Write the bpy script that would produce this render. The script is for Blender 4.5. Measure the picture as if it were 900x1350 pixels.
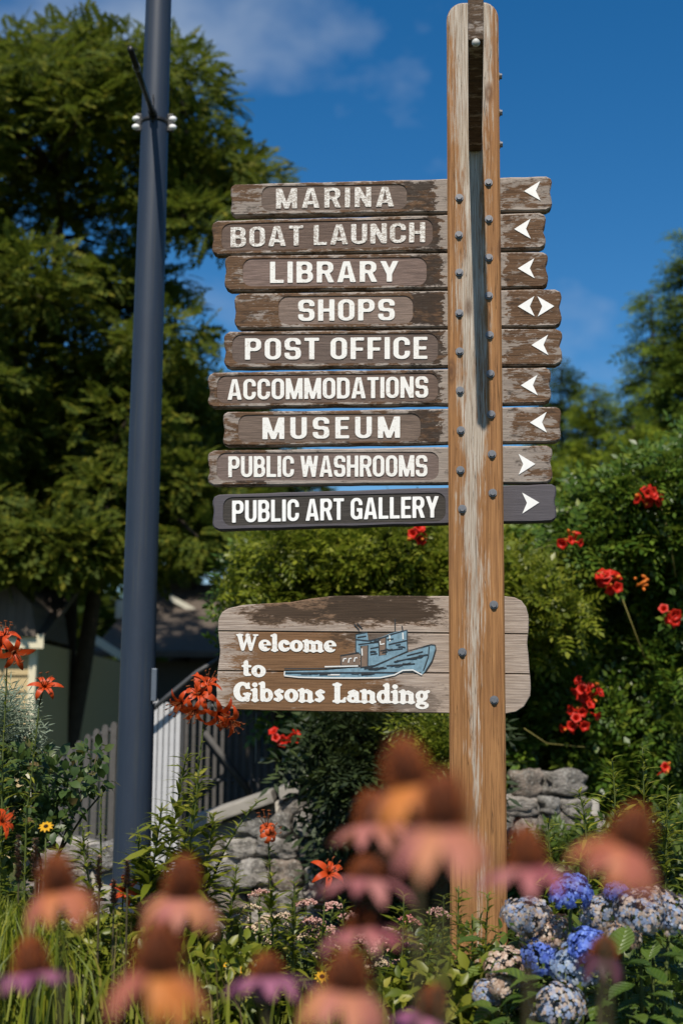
import bpy, bmesh, math, random
import numpy as np
from mathutils import Vector, Matrix, noise as mnoise

R = math.radians
for o in list(bpy.data.objects):
    bpy.data.objects.remove(o)
scene = bpy.context.scene
COL = scene.collection

# ------------------------------------------------------------------ camera
ZC = 1.45                       # eye height
PITCH, ROLL, FPX = R(8.67), R(0.48), 1750.0
cam_d = bpy.data.cameras.new('camera')
cam = bpy.data.objects.new('camera', cam_d)
COL.objects.link(cam)
cam.location = (0, 0, ZC)
CAM_ROT = Matrix.Rotation(R(90) + PITCH, 3, 'X') @ Matrix.Rotation(ROLL, 3, 'Z')
cam.rotation_euler = CAM_ROT.to_euler()
cam_d.sensor_fit = 'VERTICAL'
cam_d.sensor_height = 36.0
cam_d.lens = FPX / 1350.0 * 36.0
cam_d.clip_start = 0.05
cam_d.clip_end = 3000
cam_d.dof.use_dof = True
cam_d.dof.focus_distance = 4.93
cam_d.dof.aperture_fstop = 2.1
scene.camera = cam

# ------------------------------------------------------------------ light
SUN_EL, SUN_AZ = R(51.5), R(7.2)   # azimuth: degrees left of straight behind the camera
sun_dir = Vector((-math.sin(SUN_AZ) * math.cos(SUN_EL), -math.cos(SUN_AZ) * math.cos(SUN_EL), math.sin(SUN_EL)))
sun_d = bpy.data.lights.new('sun', 'SUN')
sun_d.energy = 5.0
sun_d.angle = R(0.53)
sun_d.color = (1.0, 0.93, 0.82)
sun = bpy.data.objects.new('sun', sun_d)
sun.rotation_euler = sun_dir.to_track_quat('Z', 'Y').to_euler()
sun.location = (0, 0, 12)
COL.objects.link(sun)

world = bpy.data.worlds.new('World')
scene.world = world
world.use_nodes = True
wn, wl = world.node_tree.nodes, world.node_tree.links
wn.clear()
w_out = wn.new('ShaderNodeOutputWorld')
w_bg = wn.new('ShaderNodeBackground')
w_sky = wn.new('ShaderNodeTexSky')
w_sky.sky_type = 'NISHITA'
w_sky.sun_disc = False
w_sky.sun_elevation = SUN_EL
w_sky.sun_rotation = math.atan2(sun_dir.x, sun_dir.y)
w_sky.air_density = 1.0
w_sky.dust_density = 0.2
w_sky.ozone_density = 3.0
w_hs = wn.new('ShaderNodeHueSaturation')
w_hs.inputs['Saturation'].default_value = 1.38
w_hs.inputs['Value'].default_value = 1.18
w_tc = wn.new('ShaderNodeTexCoord')
w_map = wn.new('ShaderNodeMapping')
w_map.inputs['Location'].default_value = (0.82, 0.0, 0.20)
w_map.inputs['Scale'].default_value = (1.0, 1.0, 1.55)
w_n = wn.new('ShaderNodeTexNoise')
w_n.inputs['Scale'].default_value = 4.2
w_n.inputs['Detail'].default_value = 5.0
w_n.inputs['Roughness'].default_value = 0.52
w_ramp = wn.new('ShaderNodeValToRGB')
w_ramp.color_ramp.elements[0].position = 0.515
w_ramp.color_ramp.elements[1].position = 0.80
w_mul = wn.new('ShaderNodeMath'); w_mul.operation = 'MULTIPLY'; w_mul.inputs[1].default_value = 0.9
w_mix = wn.new('ShaderNodeMixRGB')
w_mix.inputs['Color2'].default_value = (5.2, 6.1, 7.4, 1)
wl.new(w_sky.outputs[0], w_hs.inputs['Color'])
wl.new(w_tc.outputs['Generated'], w_map.inputs['Vector'])
wl.new(w_map.outputs[0], w_n.inputs['Vector'])
wl.new(w_n.outputs['Fac'], w_ramp.inputs['Fac'])
wl.new(w_ramp.outputs['Color'], w_mul.inputs[0])
wl.new(w_mul.outputs[0], w_mix.inputs['Fac'])
wl.new(w_hs.outputs[0], w_mix.inputs['Color1'])
wl.new(w_mix.outputs[0], w_bg.inputs['Color'])
w_bg.inputs['Strength'].default_value = 0.078
wl.new(w_bg.outputs[0], w_out.inputs['Surface'])

vs = scene.view_settings
vs.view_transform = 'Standard'
vs.look = 'None'
vs.exposure = 0.2
vs.gamma = 1.0
vs.use_curve_mapping = False

# ------------------------------------------------------------------ helpers
def ray(px, py):
    return CAM_ROT @ Vector(((px - 450) / FPX, -(py - 675) / FPX, -1.0))

def at(px, py, Y):
    """world point seen at this pixel of the photo, Y metres ahead"""
    d = ray(px, py)
    t = Y / d.y
    return Vector((d.x * t, Y, ZC + d.z * t))

def tag(o, label=None, cat=None, group=None, kind=None):
    if label: o['label'] = label
    if cat: o['category'] = cat
    if group: o['group'] = group
    if kind: o['kind'] = kind
    return o

def link(name, data, parent=None, mat=None, loc=None, rot=None, scale=None):
    o = bpy.data.objects.new(name, data)
    COL.objects.link(o)
    if parent: o.parent = parent
    if mat is not None and data is not None and not data.materials:
        data.materials.append(mat)
    if loc is not None: o.location = loc
    if rot is not None: o.rotation_euler = rot
    if scale is not None: o.scale = scale
    return o

def empty(name, loc=(0, 0, 0), rz=0):
    o = bpy.data.objects.new(name, None)
    o.empty_display_size = 0.1
    COL.objects.link(o)
    o.location = loc
    o.rotation_euler = (0, 0, rz)
    return o

def mesh_np(name, V, F, smooth=False):
    """V (n,3) array, F list of (k,m) index arrays (tris and / or quads)"""
    me = bpy.data.meshes.new(name)
    V = np.asarray(V, dtype=np.float32)
    if not isinstance(F, list): F = [F]
    F = [np.asarray(f, dtype=np.int32) for f in F if len(f)]
    loops = np.concatenate([f.ravel() for f in F])
    tot = np.concatenate([np.full(len(f), f.shape[1], dtype=np.int32) for f in F])
    start = np.concatenate([[0], np.cumsum(tot)[:-1]]).astype(np.int32)
    me.vertices.add(len(V)); me.vertices.foreach_set('co', V.ravel())
    me.loops.add(len(loops)); me.loops.foreach_set('vertex_index', loops)
    me.polygons.add(len(tot)); me.polygons.foreach_set('loop_start', start)
    me.polygons.foreach_set('loop_total', tot)
    if smooth: me.polygons.foreach_set('use_smooth', np.ones(len(tot), dtype=bool))
    me.update(calc_edges=True)
    me.validate()
    return me

def mesh_bm(name, bm, smooth=False):
    me = bpy.data.meshes.new(name)
    bmesh.ops.recalc_face_normals(bm, faces=bm.faces[:])
    bm.to_mesh(me); bm.free()
    if smooth:
        for p in me.polygons: p.use_smooth = True
    return me

def bm_box(bm, x0, x1, y0, y1, z0, z1, bev=0.0):
    vs_ = [bm.verts.new((x, y, z)) for x in (x0, x1) for y in (y0, y1) for z in (z0, z1)]
    q = [(0, 1, 3, 2), (4, 6, 7, 5), (0, 4, 5, 1), (2, 3, 7, 6), (0, 2, 6, 4), (1, 5, 7, 3)]
    fs = [bm.faces.new([vs_[i] for i in f]) for f in q]
    if bev:
        es = list({e for f in fs for e in f.edges})
        bmesh.ops.bevel(bm, geom=es, offset=bev, segments=2, affect='EDGES', profile=0.6)

def box_mesh(name, x0, x1, y0, y1, z0, z1, bev=0.0):
    bm = bmesh.new(); bm_box(bm, x0, x1, y0, y1, z0, z1, bev)
    return mesh_bm(name, bm)

def tube_vf(pts, radii, sides=6, cap=True, off=0):
    pts = np.asarray([tuple(p) for p in pts], dtype=float)
    n = len(pts)
    radii = np.broadcast_to(np.asarray(radii, dtype=float), (n,))
    tang = np.gradient(pts, axis=0)
    tang /= np.linalg.norm(tang, axis=1)[:, None] + 1e-9
    ref = np.array([0.0, 1.0, 0.0]) if abs(tang[0][1]) < 0.9 else np.array([1.0, 0, 0])
    V = []
    a = np.linspace(0, 2 * np.pi, sides, endpoint=False)
    for i in range(n):
        u = np.cross(ref, tang[i]); u /= np.linalg.norm(u) + 1e-9
        v = np.cross(tang[i], u)
        V.append(pts[i] + radii[i] * (np.cos(a)[:, None] * u + np.sin(a)[:, None] * v))
    V = np.concatenate(V)
    Q = []
    for i in range(n - 1):
        for k in range(sides):
            k2 = (k + 1) % sides
            Q.append((i * sides + k, i * sides + k2, (i + 1) * sides + k2, (i + 1) * sides + k))
    T = []
    if cap:
        V = np.concatenate([V, pts[:1], pts[-1:]])
        c0, c1 = n * sides, n * sides + 1
        for k in range(sides):
            k2 = (k + 1) % sides
            T.append((c0, k2, k)); T.append((c1, (n - 1) * sides + k, (n - 1) * sides + k2))
    return V, np.array(Q, dtype=np.int32).reshape(-1, 4) + off, np.array(T, dtype=np.int32).reshape(-1, 3) + off

class Acc:
    """collects vertices and faces for one mesh"""
    def __init__(s): s.V, s.Q, s.T, s.n = [], [], [], 0
    def add(s, V, Q=None, T=None):
        s.V.append(np.asarray(V, dtype=float))
        if Q is not None and len(Q): s.Q.append(np.asarray(Q) + s.n)
        if T is not None and len(T): s.T.append(np.asarray(T) + s.n)
        s.n += len(V)
    def tube(s, pts, radii, sides=6):
        s.add(*tube_vf(pts, radii, sides))
    def mesh(s, name, smooth=False):
        F = []
        if s.Q: F.append(np.concatenate(s.Q))
        if s.T: F.append(np.concatenate(s.T))
        return mesh_np(name, np.concatenate(s.V), F, smooth)

def tube_mesh(name, pts, radii, sides=8, smooth=True):
    a = Acc(); a.tube(pts, radii, sides)
    return a.mesh(name, smooth)

def instance_vf(TV, TF, pos, axis, up, scale):
    """copy a template (x across, y along, z up) to many places; returns V, F"""
    pos = np.asarray(pos, float); axis = np.asarray(axis, float); up = np.asarray(up, float)
    axis = axis / (np.linalg.norm(axis, axis=1)[:, None] + 1e-9)
    x = np.cross(axis, up); x /= np.linalg.norm(x, axis=1)[:, None] + 1e-9
    z = np.cross(x, axis)
    scale = np.asarray(scale, float)
    if scale.ndim == 1: scale = np.repeat(scale[:, None], 3, axis=1)
    n, m = len(pos), len(TV)
    V = (pos[:, None, :]
         + (TV[None, :, 0, None] * scale[:, None, 0, None]) * x[:, None, :]
         + (TV[None, :, 1, None] * scale[:, None, 1, None]) * axis[:, None, :]
         + (TV[None, :, 2, None] * scale[:, None, 2, None]) * z[:, None, :])
    off = (np.arange(n) * m)[:, None, None]
    F = [(np.asarray(f)[None] + off).reshape(-1, np.asarray(f).shape[1]) for f in TF]
    return V.reshape(-1, 3), F

def leaf_template(w=0.32, fold=0.10, droop=0.12):
    V = np.array([(0, 0, 0), (-w * .8, .3, fold), (0, .35, 0), (w * .8, .3, fold), (-w * .72, .65, fold * .8 - droop * .4),
                  (0, .68, -droop * .35), (w * .72, .65, fold * .8 - droop * .4), (0, 1, -droop)], float)
    T = np.array([(0, 2, 1), (0, 3, 2), (4, 5, 7), (5, 6, 7)])
    Q = np.array([(1, 2, 5, 4), (2, 3, 6, 5)])
    return V, [Q, T]

DIAMOND = (np.array([(0, 0, 0), (-.3, .5, .05), (0, 1, -.05), (.3, .5, .05)], float), [np.array([(0, 3, 1), (3, 2, 1)])])

def frond_template(pairs=5, w=0.20, length=0.34, droop=0.25, tip=True):
    """pinnate leaf: paired leaflets along a curved midrib, unit length"""
    V, T = [], []
    def leaflet(o, d, l):
        d = np.array(d, float); d /= np.linalg.norm(d)
        s = np.cross(d, (0, 0, 1)); s /= np.linalg.norm(s)
        b = len(V)
        V.extend([o, o + d * l * .5 + s * l * w, o + d * l + np.array((0, 0, -.08 * l)), o + d * l * .5 - s * l * w])
        T.extend([(b, b + 1, b + 2), (b, b + 2, b + 3)])
    for i in range(pairs):
        t = (i + .6) / pairs
        o = np.array((0, t, -droop * t * t))
        l = length * (1 - .35 * abs(t - .5))
        for sx in (-1, 1):
            leaflet(o, (sx, .45, -.15), l)
    if tip: leaflet(np.array((0, .98, -droop * .96)), (0.01, 1, -.3), length)
    return np.array(V, float), [np.array(T)]

def rand_dirs(rng, n, up=0.0, spread=1.0):
    d = rng.normal(size=(n, 3))
    d[:, 2] *= spread
    d[:, 2] += up
    return d / (np.linalg.norm(d, axis=1)[:, None] + 1e-9)

def inside_poly(poly, x, y):
    c = False
    j = len(poly) - 1
    for i in range(len(poly)):
        xi, yi = poly[i]; xj, yj = poly[j]
        if (yi > y) != (yj > y) and x < (xj - xi) * (y - yi) / (yj - yi) + xi:
            c = not c
        j = i
    return c

def poly_points(rnd, poly, n, mind=0.0, tries=60000):
    xs = [p[0] for p in poly]; ys = [p[1] for p in poly]
    out = []
    for _ in range(tries):
        if len(out) >= n: break
        x, y = rnd.uniform(min(xs), max(xs)), rnd.uniform(min(ys), max(ys))
        if not inside_poly(poly, x, y): continue
        if mind and any((x - a) ** 2 + (y - b) ** 2 < mind * mind for a, b in out): continue
        out.append((x, y))
    return out

# ------------------------------------------------------------------ materials
class NT:
    def __init__(s, name):
        s.m = bpy.data.materials.new(name); s.m.use_nodes = True
        s.n, s.l = s.m.node_tree.nodes, s.m.node_tree.links
        s.b = s.n['Principled BSDF']; s.out = s.n['Material Output']
    def node(s, t, **kw):
        n = s.n.new('ShaderNode' + t)
        for k, v in kw.items():
            if k in n.inputs.keys(): n.inputs[k].default_value = v
            else: setattr(n, k, v)
        return n
    def link(s, a, b): s.l.new(a, b)
    def coord(s, scale=(1, 1, 1), loc=(0, 0, 0), out='Object'):
        tc = s.node('TexCoord'); mp = s.node('Mapping')
        mp.inputs['Scale'].default_value = scale; mp.inputs['Location'].default_value = loc
        s.link(tc.outputs[out], mp.inputs['Vector'])
        return mp.outputs[0]
    def noise(s, vec, scale=5, detail=4, rough=.55, dist=0.0):
        n = s.node('TexNoise', Scale=scale, Detail=detail, Roughness=rough, Distortion=dist)
        s.link(vec, n.inputs['Vector'])
        return n.outputs['Fac']
    def ramp(s, fac, stops):
        r = s.node('ValToRGB'); e = r.color_ramp.elements
        while len(e) < len(stops): e.new(0.5)
        for k, (p, c) in enumerate(stops):
            e[k].position = p
            e[k].color = (c, c, c, 1) if isinstance(c, (int, float)) else (*c, 1)
        s.link(fac, r.inputs['Fac'])
        return r.outputs['Color']
    def mix(s, fac, a, b, mode='MIX'):
        m = s.node('MixRGB', blend_type=mode)
        for k, v in (('Fac', fac), ('Color1', a), ('Color2', b)):
            if isinstance(v, bpy.types.NodeSocket): s.link(v, m.inputs[k])
            elif isinstance(v, (int, float)): m.inputs[k].default_value = v
            else: m.inputs[k].default_value = (*v, 1)
        return m.outputs['Color']
    def math(s, op, a, b=0.0, clamp=False):
        m = s.node('Math', operation=op); m.use_clamp = clamp
        for i, v in enumerate((a, b)):
            if isinstance(v, bpy.types.NodeSocket): s.link(v, m.inputs[i])
            else: m.inputs[i].default_value = v
        return m.outputs[0]
    def bump(s, h, strength=.3, dist=.004):
        b = s.node('Bump', Strength=strength, Distance=dist)
        s.link(h, b.inputs['Height']); s.link(b.outputs[0], s.b.inputs['Normal'])
    def done(s, col=None, rough=.7, spec=.3, metal=0.0):
        if col is not None:
            if isinstance(col, bpy.types.NodeSocket): s.link(col, s.b.inputs['Base Color'])
            else: s.b.inputs['Base Color'].default_value = (*col, 1)
        s.b.inputs['Roughness'].default_value = rough
        s.b.inputs['Specular IOR Level'].default_value = spec
        s.b.inputs['Metallic'].default_value = metal
        return s.m

def plain(name, col, rough=.6, spec=.3, metal=0.0, vary=0.18, scale=30, bump=0.0):
    t = NT(name)
    f = t.noise(t.coord(), scale, 4)
    c = t.mix(f, tuple(x * (1 - vary) for x in col), tuple(min(1, x * (1 + vary)) for x in col))
    if bump: t.bump(f, bump)
    return t.done(c, rough, spec, metal)

def leafy(name, stops, rough=.45, trans=.3, spec=.35, vein=False):
    """foliage: a colour per leaf, part of the light passes through"""
    t = NT(name)
    g = t.node('NewGeometry')
    col = t.ramp(g.outputs['Random Per Island'], stops)
    n = t.noise(t.coord(), 3.0, 2)
    col = t.mix(t.ramp(n, [(.35, 0.0), (.65, 1.0)]), t.mix(.28, col, (0.02, 0.035, 0.008)), col)
    t.done(col, rough, spec)
    tr = t.node('BsdfTranslucent')
    t.link(t.mix(.35, col, (.20, .26, .03)), tr.inputs['Color'])
    mx = t.node('MixShader'); mx.inputs[0].default_value = trans
    t.link(t.b.outputs[0], mx.inputs[1]); t.link(tr.outputs[0], mx.inputs[2])
    t.link(mx.outputs[0], t.out.inputs['Surface'])
    return t.m

def island(name, stops, rough=.55, trans=.2, spec=.25):
    t = NT(name)
    g = t.node('NewGeometry')
    col = t.ramp(g.outputs['Random Per Island'], stops)
    t.done(col, rough, spec)
    if trans:
        tr = t.node('BsdfTranslucent'); t.link(col, tr.inputs['Color'])
        mx = t.node('MixShader'); mx.inputs[0].default_value = trans
        t.link(t.b.outputs[0], mx.inputs[1]); t.link(tr.outputs[0], mx.inputs[2])
        t.link(mx.outputs[0], t.out.inputs['Surface'])
    return t.m

def board_mat(name, seed, stain_l=(9, 9), pale=0.5, stain=(.105, .060, .034), bare=(.37, .315, .275), dark=(.030, .021, .016), edge_line=None):
    """weathered cedar: grey bare wood, worn brown stain between two x positions, dark mildew, grain along x"""
    t = NT(name)
    vec = t.coord(loc=(seed * 3.1, 0, seed * 1.7))
    tc = t.node('TexCoord'); sep = t.node('SeparateXYZ'); t.link(tc.outputs['Object'], sep.inputs[0])
    g1 = t.noise(t.coord((2.2, 30, 75), (seed, 0, seed)), 3.0, 6, .6, .6)       # long grain
    g2 = t.noise(t.coord((5, 80, 260), (seed, 0, seed)), 2.2, 3, .6)           # fine fibre
    blot = t.noise(t.coord((3.2, 8, 11), (seed * 2, 0, seed)), 2.6, 5, .62, .3)
    fleck = t.noise(t.coord((34, 90, 120), (seed, 0, 3)), 2.0, 4, .65)
    edge = t.noise(t.coord((7, 14, 17), (seed * 5, 0, 1)), 3.0, 6, .7)
    # bare wood with grain
    base = t.mix(t.ramp(g1, [(.35, 0.0), (.68, 1.0)]), tuple(c * .70 for c in bare), bare)
    base = t.mix(t.ramp(g2, [(.42, .55), (.60, 0.0)]), base, tuple(c * .42 for c in bare))
    # stain with ragged ends
    x = t.math('ADD', sep.outputs['X'], t.math('MULTIPLY', t.math('SUBTRACT', edge, .5), .17))
    m1 = t.math('GREATER_THAN', x, stain_l[1]); m2 = t.math('LESS_THAN', x, stain_l[0])
    m = t.math('ADD', m1, m2, True)
    st = t.mix(t.ramp(g1, [(.3, 0.0), (.7, 1.0)]), tuple(c * .42 for c in stain), tuple(c * 1.6 for c in stain))
    st = t.mix(t.ramp(fleck, [(.60, 0.0), (.70, .6)]), st, tuple(c * .85 for c in bare))
    worn = t.ramp(t.math('ADD', t.math('MULTIPLY', blot, .75), t.math('MULTIPLY', fleck, .25)), [(.565 - .13 * pale, 1.0), (.61 - .12 * pale, 0.12)])
    zone = t.math('MULTIPLY', t.math('GREATER_THAN', x, stain_l[0] - .13), m2)
    zone = t.math('MULTIPLY', zone, t.ramp(t.math('ADD', t.math('MULTIPLY', blot, .6), t.math('MULTIPLY', edge, .4)), [(.40, 0.0), (.50, .92)]))
    m = t.math('MULTIPLY', m, worn)
    col = t.mix(m, base, st)
    col = t.mix(zone, col, tuple(c * 1.2 for c in dark))
    if edge_line:
        zc, slope, hgt = edge_line
        dz = t.math('SUBTRACT', sep.outputs['Z'], t.math('ADD', zc, t.math('MULTIPLY', sep.outputs['X'], slope)))
        ew = t.math('ADD', t.math('MULTIPLY', t.math('ABSOLUTE', dz), 2.0 / hgt), t.math('MULTIPLY', t.math('SUBTRACT', fleck, .5), .7))
        ew = t.math('ADD', ew, t.math('MULTIPLY', t.math('SUBTRACT', blot, .5), .9))
        col = t.mix(t.ramp(ew, [(.90, 0.0), (1.0, .75)]), col, bare)
    # mildew at the upper edges and blotches
    mil = t.ramp(t.math('ADD', t.math('MULTIPLY', t.noise(t.coord((6, 9, 16), (1, 0, seed * 4)), 2.4, 5, .7), .8), t.math('MULTIPLY', fleck, .2)), [(.55, 0.0), (.64, .82)])
    col = t.mix(mil, col, dark)
    t.bump(t.math('ADD', g1, t.math('MULTIPLY', g2, .6)), .55, .004)
    return t.done(col, .82, .18)

# ------------------------------------------------------------------ letter shapes (fields, positive inside)
def _grid(w, h0=-.35, h1=1.1, n=30):
    xs = np.arange(-.12, w + .12 + 1 / n, 1 / n); ys = np.arange(h0, h1 + 1 / n, 1 / n)
    return np.meshgrid(xs, ys)
def f_box(X, Y, x0, y0, x1, y1): return np.minimum(np.minimum(X - x0, x1 - X), np.minimum(Y - y0, y1 - Y))
def f_rr(X, Y, x0, y0, x1, y1, r):
    cx, cy, hx, hy = (x0 + x1) / 2, (y0 + y1) / 2, (x1 - x0) / 2, (y1 - y0) / 2
    r = min(r, hx, hy)
    qx, qy = np.abs(X - cx) - hx + r, np.abs(Y - cy) - hy + r
    return r - np.hypot(np.maximum(qx, 0), np.maximum(qy, 0)) - np.minimum(np.maximum(qx, qy), 0)
def f_ell(X, Y, cx, cy, rx, ry): return (1 - np.hypot((X - cx) / rx, (Y - cy) / ry)) * min(rx, ry)
def f_poly(X, Y, pts):
    out = None
    a = sum(pts[i][0] * pts[(i + 1) % len(pts)][1] - pts[(i + 1) % len(pts)][0] * pts[i][1] for i in range(len(pts)))
    s = 1 if a > 0 else -1
    for i in range(len(pts)):
        (x0, y0), (x1, y1) = pts[i], pts[(i + 1) % len(pts)]
        dx, dy = x1 - x0, y1 - y0; l = math.hypot(dx, dy)
        d = s * (dx * (Y - y0) - dy * (X - x0)) / l
        out = d if out is None else np.minimum(out, d)
    return out
def f_cap(X, Y, x0, y0, x1, y1, r0, r1=None):
    if r1 is None: r1 = r0
    dx, dy = x1 - x0, y1 - y0
    t = np.clip(((X - x0) * dx + (Y - y0) * dy) / (dx * dx + dy * dy + 1e-9), 0, 1)
    return r0 + (r1 - r0) * t - np.hypot(X - x0 - t * dx, Y - y0 - t * dy)
U = lambda *a: np.maximum.reduce(a)
D = lambda a, *b: np.minimum.reduce([a] + [-k for k in b])

def sans(ch):
    """bold condensed sign-writer capitals; returns width, field"""
    s, t, W = .188, .142, .60
    Wd = {'I': s, 'L': .50, 'M': .80, 'W': .92, 'E': .50, 'F': .49, 'T': .54, 'A': .68, 'Y': .66, 'N': .62}.get(ch, W)
    X, Y = _grid(Wd)
    B = lambda *a: f_box(X, Y, *a); RR = lambda *a: f_rr(X, Y, *a); P = lambda *p: f_poly(X, Y, p)
    W = Wd
    ring = lambda: D(RR(0, 0, W, 1, .27), RR(s, t, W - s, 1 - t, .11))
    if ch == 'I': f = B(0, 0, s, 1)
    elif ch == 'L': f = U(B(0, 0, s, 1), B(0, 0, W, t))
    elif ch == 'E': f = U(B(0, 0, s, 1), B(0, 0, W, t), B(0, 1 - t, W, 1), B(0, .5 - t / 2, W * .92, .5 + t / 2))
    elif ch == 'F': f = U(B(0, 0, s, 1), B(0, 1 - t, W, 1), B(0, .46 - t / 2, W * .92, .46 + t / 2))
    elif ch == 'H': f = U(B(0, 0, s, 1), B(W - s, 0, W, 1), B(0, .5 - t / 2, W, .5 + t / 2))
    elif ch == 'T': f = U(B(W / 2 - s / 2, 0, W / 2 + s / 2, 1), B(0, 1 - t, W, 1))
    elif ch == 'O': f = ring()
    elif ch == 'C': f = D(ring(), B(W - s - .04, .37, W + .2, .64))
    elif ch == 'G': f = U(D(ring(), B(W - s - .04, .50, W + .2, .66)), B(W * .52, .36, W, .52), B(W - s * .7, 0.02, W, .5))
    elif ch == 'D': f = D(U(RR(0, 0, W, 1, .27), B(0, 0, .3, 1)), RR(s, t, W - s, 1 - t, .1))
    elif ch == 'U': f = np.minimum(D(RR(0, 0, W, 1.6, .27), RR(s, t, W - s, 1.9, .11)), 1 - Y)
    elif ch == 'P': f = U(B(0, 0, s, 1), D(U(RR(0, .40, W, 1, .24), B(0, .40, .3, 1)), RR(s, .40 + t, W - s, 1 - t, .1)))
    elif ch == 'R': f = U(B(0, 0, s, 1), D(U(RR(0, .42, W, 1, .24), B(0, .42, .3, 1)), RR(s, .42 + t, W - s, 1 - t, .1)),
                          P((W * .42, .5), (W * .42 + s, .5), (W + .03, 0), (W + .03 - s * 1.1, 0)))
    elif ch == 'B': f = U(D(U(RR(0, .44, W * .96, 1, .24), B(0, .44, .3, 1)), RR(s, .44 + t, W * .96 - s, 1 - t, .09)),
                          D(U(RR(0, 0, W, .44 + t, .26), B(0, 0, .3, .5)), RR(s, t, W - s, .44, .09)))
    elif ch == 'A': f = U(D(P((0, 0), (W, 0), (W / 2 + s * .62, 1), (W / 2 - s * .62, 1)), P((s, -.1), (W - s, -.1), (W / 2, .86))),
                          np.minimum(P((0, 0), (W, 0), (W / 2 + s * .62, 1), (W / 2 - s * .62, 1)), B(-1, .19, 2, .34)))
    elif ch == 'M': f = U(B(0, 0, s, 1), B(W - s, 0, W, 1), P((0, 1), (s * 1.15, 1), (W / 2 + s * .42, 0), (W / 2 - s * .42, 0)),
                          P((W, 1), (W - s * 1.15, 1), (W / 2 - s * .42, 0), (W / 2 + s * .42, 0)))
    elif ch == 'N': f = U(B(0, 0, s, 1), B(W - s, 0, W, 1), P((0, 1), (s * 1.05, 1), (W, 0), (W - s * 1.05, 0)))
    elif ch == 'W':
        q = W / 4; f = None
        for x0, x1 in ((q * .4, q), (q * 2, q), (q * 2, q * 3), (W - q * .4, q * 3)):
            k = P((x0 - s / 2, 1), (x0 + s / 2, 1), (x1 + s * .48, 0), (x1 - s * .48, 0)); f = k if f is None else U(f, k)
    elif ch == 'Y': f = U(B(W / 2 - s / 2, 0, W / 2 + s / 2, .5), P((0, 1), (s * 1.1, 1), (W / 2 + s * .5, .36), (W / 2 - s * .5, .36)),
                          P((W, 1), (W - s * 1.1, 1), (W / 2 - s * .5, .36), (W / 2 + s * .5, .36)))
    elif ch == 'S':
        up = D(RR(0, .5 - t / 2, W, 1, .22), RR(s, .5 + t / 2, W - s, 1 - t, .09), B(W - s - .03, .5 + t * .3, W + .2, .69))
        lo = D(RR(0, 0, W, .5 + t / 2, .22), RR(s, t, W - s, .5 - t / 2, .09), B(-.2, .31, s + .03, .5 - t * .3))
        f = U(up, lo)
    return Wd, X, Y, f

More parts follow.
